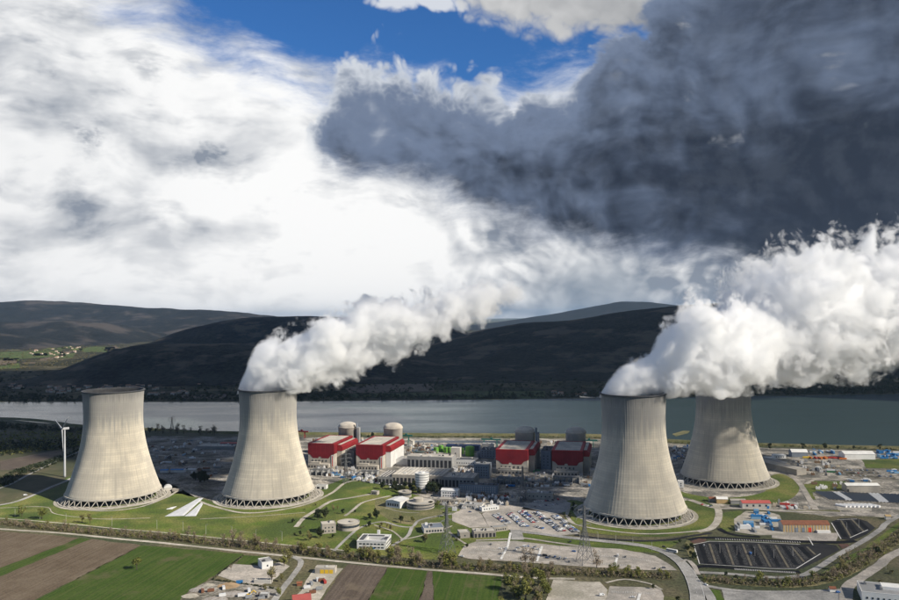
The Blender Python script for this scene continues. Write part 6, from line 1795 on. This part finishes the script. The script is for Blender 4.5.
for u in (803, 825, 838, 854, 770, 880):
    tree(u, 449.5, 'dark', .9, 'single dark tree on the levee behind the quay', 'single trees on the levee')

# ---- uncountable vegetation, each one mass
def mass(name, label, pts, leaf, n_face, size, h, r):
    """n faces per clump scattered at the given world points"""
    rng = np.random.default_rng(len(pts))
    pts = np.array([(p.x, p.y) for p in pts]); k = len(pts)
    c = np.repeat(pts, n_face, 0); m = len(c)
    sc = np.repeat(rng.uniform(.6, 1.25, k), n_face)
    d = rng.normal(size=(m, 3)); d /= np.linalg.norm(d, axis=1)[:, None]; d *= rng.random((m, 1)) ** .4
    P = np.c_[c[:, 0] + d[:, 0] * r * sc, c[:, 1] + d[:, 1] * r * sc, (.5 * h + d[:, 2] * .5 * h) * sc]
    nn = rng.normal(size=(m, 3)); nn[:, 2] = np.abs(nn[:, 2]) + .3; nn /= np.linalg.norm(nn, axis=1)[:, None]
    a = np.cross(nn, rng.normal(size=(m, 3))); a /= np.linalg.norm(a, axis=1)[:, None]; b = np.cross(nn, a)
    s = (size * rng.uniform(.6, 1.3, m))[:, None]
    V = np.stack([P + a * s, P + b * s, P - a * s, P - b * s], 1).reshape(-1, 3)
    me = bpy.data.meshes.new(name)
    me.vertices.add(len(V)); me.vertices.foreach_set('co', V.ravel())
    me.loops.add(len(V)); me.loops.foreach_set('vertex_index', np.arange(len(V)))
    me.polygons.add(m); me.polygons.foreach_set('loop_start', np.arange(0, 4 * m, 4)); me.polygons.foreach_set('loop_total', np.full(m, 4))
    me.update(calc_edges=True); me.validate()
    o = link(name, me, M[leaf]); tag(o, label, 'vegetation', kind='stuff')
    return o


def along(path, n, lat):
    P = spline([G(*p) for p in path], 5); out = []
    for _ in range(n):
        i = rnd.randrange(len(P) - 1); d = (P[i + 1] - P[i]).normalized(); o = rnd.uniform(-lat, lat)
        out.append(P[i].lerp(P[i + 1], rnd.random()) + Vector((-d.y, d.x, 0)) * o)
    return out


KEEP = [(45, 380), (165, 380), (195, 390), (190, 397), (40, 397)]
def scatter(poly, n, keep=True):
    out = []
    for _ in range(n):
        q = sample(poly)
        if not (keep and in_poly(q, KEEP) and rnd.random() < .75): out.append(G(*q))
    return out


mass('undergrowth', 'brown undergrowth along the canal in front of the plant', along(CANAL, 2200, 8) + along(CANAL2, 1000, 8), 'leaf_scrub', 16, .45, 3.0, 1.8)
mass('undergrowth', 'pale budding brushwood along the canal', along(CANAL, 1300, 8) + along(CANAL2, 500, 8), 'leaf_bare', 18, .38, 5.5, 1.9)
mass('undergrowth', 'olive leafing bushes along the canal', along(CANAL, 500, 8) + along(CANAL2, 200, 8), 'leaf_olive', 20, .5, 4.2, 2.0)
mass('hedge', 'clipped dark hedge round the foreground yard', along([(212, 580), (240, 583.5), (262, 587), (275, 589)], 90, .7) + along([(212, 580), (228, 567), (243, 556)], 60, .5), 'leaf_dark', 14, .35, 1.8, .9)
mass('riverside_scrub', 'olive riverside scrub left of the tower without steam', scatter([(-60, 432), (84, 432), (82, 448), (60, 449), (30, 453), (-60, 462)], 700), 'leaf_olive', 16, 1.1, 5, 4)
mass('riverside_wood', 'dark riverside wood left of the tower without steam', scatter([(-60, 424), (0, 424), (84, 430), (84, 433), (0, 430), (-60, 430)], 260) + scatter([(-60, 446), (10, 443), (80, 441), (76, 450), (30, 453), (-60, 463)], 300), 'leaf_dark', 22, 1.3, 9, 4.5)
mass('roadside_scrub', 'dark scrub along the left road', scatter([(0, 476), (30, 466), (60, 457), (80, 449), (80, 455), (50, 466), (20, 480), (0, 488)], 200), 'leaf_dark', 16, 1.0, 4, 3.5)
mass('far_bank_wood', 'dark wood along the far river bank', scatter([(-60, 396), (230, 394), (340, 394), (450, 396.5), (560, 393), (600, 392), (700, 390), (899, 387), (960, 387), (960, 393), (700, 396.6), (450, 399.5), (225, 401), (-60, 402.5)], 1500), 'leaf_dark', 14, 2.2, 10, 7)
mass('far_hedgerows', 'dark hedgerows on the plain across the river', scatter([(-60, 372), (60, 372), (240, 382), (450, 380), (600, 380), (899, 374), (960, 374), (960, 390), (600, 392), (340, 393), (225, 394), (-60, 398)], 1100), 'leaf_dark', 12, 2.6, 10, 9)
mass('valley_hedgerows', 'hedgerow trees in the sunlit valley', scatter([(-60, 342), (100, 338), (150, 338), (130, 346), (90, 358), (60, 368), (-60, 372)], 900), 'leaf_scrub', 8, 2.6, 8, 9)
mass('levee_scrub', 'low scrub on the river levee', along([(412, 437), (500, 437), (600, 438), (680, 443), (899, 449.5)], 220, 6), 'leaf_scrub', 12, .9, 2.5, 2.5)

# ================================================================== STEAM PLUMES
def plume_field(N, pos, prm):
    x, y, z = N.xyz(pos)
    x0, x1 = prm['x0'], prm['x1']
    t = N.m('DIVIDE', N.m('SUBTRACT', x, x0), x1 - x0, clamp=True)

    def curve(vals):
        """vals: list of (x, value)"""
        lo, hi = min(v for _, v in vals), max(v for _, v in vals)
        if hi - lo < 1e-6: hi = lo + 1
        nd = N.n('ShaderNodeFloatCurve'); c = nd.mapping.curves[0]
        pts = [((xx - x0) / (x1 - x0), (v - lo) / (hi - lo)) for xx, v in vals]
        c.points[0].location = pts[0]; c.points[1].location = pts[-1]
        for p in pts[1:-1]: c.points.new(*p)
        nd.mapping.update()
        N.put(nd.inputs['Value'], t)
        return N.m('ADD', N.m('MULTIPLY', nd.outputs[0], hi - lo), lo)
    cz, rz, ry, cyy = curve(prm['cz']), curve(prm['rz']), curve(prm['ry']), curve(prm['cy'])
    ps = N.v('ADD', pos, prm['seed'])
    # curl the coordinates
    wn = N.n('ShaderNodeTexNoise'); N.put(wn.inputs['Vector'], ps); wn.inputs['Scale'].default_value = 1 / 55; wn.inputs['Detail'].default_value = 1.0
    wv = N.v('SCALE', N.v('SUBTRACT', wn.outputs['Color'], (0.5, 0.5, 0.5)), 30.0)
    ramp = N.smooth(x, -45.0, 70.0, 0.35, 1.0)
    p2 = N.v('ADD', pos, N.v('SCALE', wv, ramp))
    x2, y2, z2 = N.xyz(p2)
    q = N.comb(N.m('DIVIDE', N.m('SUBTRACT', y2, cyy), ry), N.m('DIVIDE', N.m('SUBTRACT', z2, cz), rz), 0)
    r = N.v('LENGTH', q)

    def bil(scale, off):
        n = N.noise(N.v('ADD', p2, off), scale, 0, 0.5)
        return N.m('ABSOLUTE', N.m('SUBTRACT', N.m('MULTIPLY', n, 2.0), 1.0))
    b1 = bil(1 / 42, (11., 3., 7.)); b2 = bil(1 / 19, (1., 23., 17.)); b3 = bil(1 / 8.5, (31., 5., 2.))
    fb = N.noise(N.v('ADD', p2, (5., 5., 50.)), 1 / 24, 5, 0.68)
    pert = N.m('ADD', N.m('MULTIPLY', N.m('SUBTRACT', b1, 0.28), 0.85), N.m('MULTIPLY', N.m('SUBTRACT', b2, 0.28), 0.50))
    pert = N.m('ADD', pert, N.m('MULTIPLY', N.m('SUBTRACT', b3, 0.28), 0.38))
    pert = N.m('ADD', pert, N.m('MULTIPLY', N.m('SUBTRACT', fb, 0.5), 1.7))
    f = N.m('ADD', N.m('SUBTRACT', 1.0, r), N.m('MULTIPLY', pert, N.smooth(x, -45.0, 60.0, 0.35, 1.0)))
    fade = N.m('MULTIPLY', N.smooth(x, x1 - prm['fade'], x1 - 5, 0.0, 1.6), 1.0)
    f = N.m('SUBTRACT', f, fade)
    # nothing below the mouth over the tower top except a little spill
    f = N.m('SUBTRACT', f, N.smooth(z, -2.0, -16.0, 0.0, 1.2))
    return f, x


def plume(label, origin, prof, k_t, seed, drift, end_fade, sig=0.075, ryk=1.0):
    mpp = TOWERS[k_t][1] / FPX
    ucen, vcen = to_px((TOWERS[k_t][0], TOWERS[k_t][1], ROW))
    prm = {'seed': seed, 'fade': end_fade}
    cz, rz, ry, cyy = [], [], [], []
    for u, top, bot in prof:
        x = (u - ucen) * mpp; zt, zb = (vcen - top) * mpp, (vcen - bot) * mpp
        rr = max(3.0, (zt - zb) / 2 * 1.10)
        cz.append((x, (zt + zb) / 2)); rz.append((x, rr))
        side = 40 * math.sqrt(max(0.02, 1 - min(1, (x / 43) ** 2))) if x < 0 else 40.0
        ry.append((x, max(side if x < 60 else 0, rr * ryk)))
        cyy.append((x, max(-48.0, drift * max(0, x))))
    prm.update(cz=cz, rz=rz, ry=ry, cy=cyy, x0=cz[0][0] - 1, x1=cz[-1][0])
    # hull: the same field on a grid, its zero level turned into a mesh
    ng = bpy.data.node_groups.new('steam_hull', 'GeometryNodeTree')
    ng.interface.new_socket('Geometry', in_out='INPUT', socket_type='NodeSocketGeometry')
    ng.interface.new_socket('Geometry', in_out='OUTPUT', socket_type='NodeSocketGeometry')
    N = NT(ng); out = N.n('NodeGroupOutput')
    pos = N.n('GeometryNodeInputPosition').outputs[0]
    f, _ = plume_field(N, pos, prm)
    vc = N.n('GeometryNodeVolumeCube')
    mn = (prm['x0'] - 25, min(c[1] - r[1] * 1.7 for c, r in zip(cyy, ry)), -25)
    mx = (prm['x1'] + 5, max(c[1] + r[1] * 1.7 for c, r in zip(cyy, ry)), max(c[1] + r[1] * 1.7 for c, r in zip(cz, rz)) + 10)
    N.put(vc.inputs['Density'], N.m('MAXIMUM', N.m('ADD', f, 1.0), 0.0)); vc.inputs['Background'].default_value = 0.0
    vc.inputs['Min'].default_value, vc.inputs['Max'].default_value = mn, mx
    vox = 3.3
    for nm, a, b in zip(('Resolution X', 'Resolution Y', 'Resolution Z'), mn, mx):
        vc.inputs[nm].default_value = max(16, int((b - a) / vox))
    vm = N.n('GeometryNodeVolumeToMesh'); ng.links.new(vc.outputs[0], vm.inputs['Volume']); vm.inputs['Threshold'].default_value = 0.97
    ng.links.new(vm.outputs[0], out.inputs[0])
    tmp = bpy.data.objects.new('tmp_hull', bpy.data.meshes.new('tmp_hull')); col.objects.link(tmp)
    md = tmp.modifiers.new('h', 'NODES'); md.node_group = ng
    dg = bpy.context.evaluated_depsgraph_get(); dg.update()
    me = bpy.data.meshes.new_from_object(tmp.evaluated_get(dg))
    bpy.data.objects.remove(tmp); bpy.data.node_groups.remove(ng)
    # drop crumbs: keep islands of some size
    bm = bmesh.new(); bm.from_mesh(me); seen = set(); parts = []
    for v in bm.verts:
        if v in seen: continue
        st, isl = [v], []
        seen.add(v)
        while st:
            a = st.pop(); isl.append(a)
            for e in a.link_edges:
                b = e.other_vert(a)
                if b not in seen: seen.add(b); st.append(b)
        parts.append(isl)
    parts.sort(key=len)
    kill = [v for q in parts[:-1] for v in q]
    bmesh.ops.delete(bm, geom=kill, context='VERTS'); bm.to_mesh(me); bm.free()
    # material: white scattering droplets, density from the same field
    m = bpy.data.materials.new('steam'); m.use_nodes = True; m.node_tree.nodes.clear()
    N = NT(m.node_tree); o = N.n('ShaderNodeOutputMaterial'); pv = N.n('ShaderNodeVolumePrincipled')
    pv.inputs['Color'].default_value = (0.999, 0.999, 0.999, 1); pv.inputs['Anisotropy'].default_value = 0.0
    f, x = plume_field(N, N.n('ShaderNodeTexCoord').outputs['Object'], prm)
    dens = N.m('MULTIPLY', N.m('POWER', N.smooth(f, -0.02, 0.40), 1.3), N.smooth(x, prm['x1'] - end_fade * 1.6, prm['x1'], sig, sig * .15))
    N.put(pv.inputs['Density'], dens)
    m.node_tree.links.new(pv.outputs[0], o.inputs['Volume'])
    me.name = 'steam_plume'; me.materials.clear(); me.materials.append(m)
    ob = link('steam_plume', me); ob.location = origin
    tag(ob, label, 'steam plume', 'steam plumes above the cooling towers')
    return ob


ROW = 156.0
plume('white steam plume drifting right from the tower beside the sunlit reactors', (TOWERS[1][0], TOWERS[1][1], ROW),
      [(237, 392, 395), (244, 376, 397), (250, 362, 398), (258, 345, 398.5), (270, 337, 399), (297, 331, 398), (320, 318, 392), (345, 304, 378), (370, 299, 368), (400, 298, 358), (430, 297, 349), (460, 288, 336), (490, 276, 330), (520, 266, 326), (550, 256, 314), (585, 249, 300)],
      1, (0., 0., 0.), 0.10, 165, 0.14)
plume('white steam plume rising from the nearest tower, in front of the big one', (TOWERS[2][0], TOWERS[2][1], ROW),
      [(600, 394, 397), (606, 384, 399), (613, 374, 400), (625, 363, 401), (640, 352, 400), (655, 343, 399), (670, 326, 398), (685, 306, 397), (700, 297, 396), (718, 302, 394), (740, 304, 391), (770, 302, 386), (800, 300, 378), (840, 296, 366)],
      2, (200., 50., 30.), 0.04, 110, 0.16)
plume('largest steam plume, from the rearmost tower, leaving the picture at the right', (TOWERS[3][0], TOWERS[3][1], ROW),
      [(695, 389, 392), (702, 362, 394), (710, 330, 395), (718, 304, 395), (728, 284, 394), (748, 262, 393), (775, 255, 391), (800, 253, 388), (830, 254, 382), (860, 252, 375), (899, 245, 361), (940, 236, 350), (1000, 226, 338), (1070, 220, 326), (1130, 216, 316)],
      3, (90., 300., 70.), -0.6, 160, 0.13, 1.0)
cy.volume_step_rate = 0.34

# ================================================================== CLOUD DECK that shades the hills (unseen, placed above the picture)
def cloud_deck():
    A = 2650.0; off = A / math.tan(SUN_EL)
    ox, oy = SUN_AZ[0] * off, SUN_AZ[1] * off
    rng = random.Random(3); V, F = [], []
    spots = []
    for ys in np.arange(2800, 7500, 420):
        left = -2700 if ys < 4000 else (-1500 if ys < 5600 else -1900)
        for xs in np.arange(left, 3800, 520):
            spots.append((xs + rng.uniform(-120, 120), ys + rng.uniform(-100, 100), rng.uniform(380, 470)))
    for xs, ys in ((-1250, 1800), (-1150, 2250), (-1700, 2100), (-1900, 1700), (-2200, 2300), (-600, 2600), (-100, 2680), (400, 2680), (900, 2680), (1400, 2680), (-590, 1610), (-380, 1990), (-720, 2250), (-950, 1790)):
        spots.append((xs, ys, 330 if ys > 2400 or xs < -1000 else 235))
    def out_of_view(xs, ys, r):
        q = [to_px((xs + ox + a * r, ys + oy + b * r, A - r * .4)) for a in (-1.3, 0, 1.3) for b in (-1.3, 0, 1.3) if ys + oy + b * r > 50]
        return all(v < -30 or u < -120 or u > 1020 for u, v in q)
    spots = [q for q in spots if out_of_view(*q)]
    for k, (xs, ys, r) in enumerate(spots):
        n, m_ = 14, 8; i0 = len(V)
        for j in range(m_ + 1):
            ph = math.pi * j / m_
            for i in range(n):
                a = 2 * math.pi * i / n
                d = Vector((math.sin(ph) * math.cos(a), math.sin(ph) * math.sin(a), math.cos(ph)))
                q = r * (1 + .25 * mnoise.noise(d * 1.7 + Vector((k * 3.1, 0, 0))))
                V.append((xs + ox + d.x * q, ys + oy + d.y * q, A + d.z * q * .30))
        for j in range(m_):
            for i in range(n):
                F.append((i0 + j * n + i, i0 + j * n + (i + 1) % n, i0 + (j + 1) * n + (i + 1) % n, i0 + (j + 1) * n + i))
    me = bpy.data.meshes.new('cloud'); me.from_pydata(V, [], F); me.polygons.foreach_set('use_smooth', [True] * len(F)); me.update()
    m = bpy.data.materials.new('cloud'); m.use_nodes = True; m.node_tree.nodes.clear(); N = NT(m.node_tree)
    o = N.n('ShaderNodeOutputMaterial'); mx = N.n('ShaderNodeMixShader'); a, b = N.n('ShaderNodeBsdfDiffuse'), N.n('ShaderNodeBsdfTranslucent')
    a.inputs[0].default_value = b.inputs[0].default_value = (.8, .8, .8, 1); mx.inputs[0].default_value = .3
    for s, k in ((a, 1), (b, 2)): m.node_tree.links.new(s.outputs[0], mx.inputs[k])
    m.node_tree.links.new(mx.outputs[0], o.inputs[0])
    tag(link('cloud', me, m), 'unseen cloud deck that shades the hills', 'cloud', kind='stuff')
cloud_deck()

# ================================================================== HAZE
def haze():
    m = MB(); m.box(-41000, 41000, -2100, 61000, -12, 640)
    mt = bpy.data.materials.new('haze'); mt.use_nodes = True; mt.node_tree.nodes.clear(); N = NT(mt.node_tree)
    o = N.n('ShaderNodeOutputMaterial'); pv = N.n('ShaderNodeVolumePrincipled')
    pv.inputs['Color'].default_value = (0.50, 0.72, 1.0, 1); pv.inputs['Density'].default_value = 1.5e-5; pv.inputs['Anisotropy'].default_value = 0.2
    mt.node_tree.links.new(pv.outputs[0], o.inputs['Volume'])
    tag(m.build('haze', mt), 'thin bluish air over the valley', 'haze', kind='stuff')
HAZE = True
if HAZE: haze()
for o in bpy.data.objects:
    if '_dims' in o: del o['_dims']
# look-alikes that can be told apart by their order: say which one
ORD = 'first second third fourth fifth sixth seventh eighth ninth tenth eleventh twelfth'.split()
sets = {}
for o in bpy.data.objects:
    if o.parent is None and 'label' in o and 'group' in o: sets.setdefault((o['group'], o['label']), []).append(o)
for (gr, lb), os_ in sets.items():
    if 2 <= len(os_) <= 12 and len(lb.split()) <= 13:
        os_.sort(key=lambda o: to_px(o.location)[0])
        for k, o in enumerate(os_):
            o['label'] = lb + (', leftmost' if k == 0 else ', rightmost' if k == len(os_) - 1 else ', %s from left' % ORD[k])
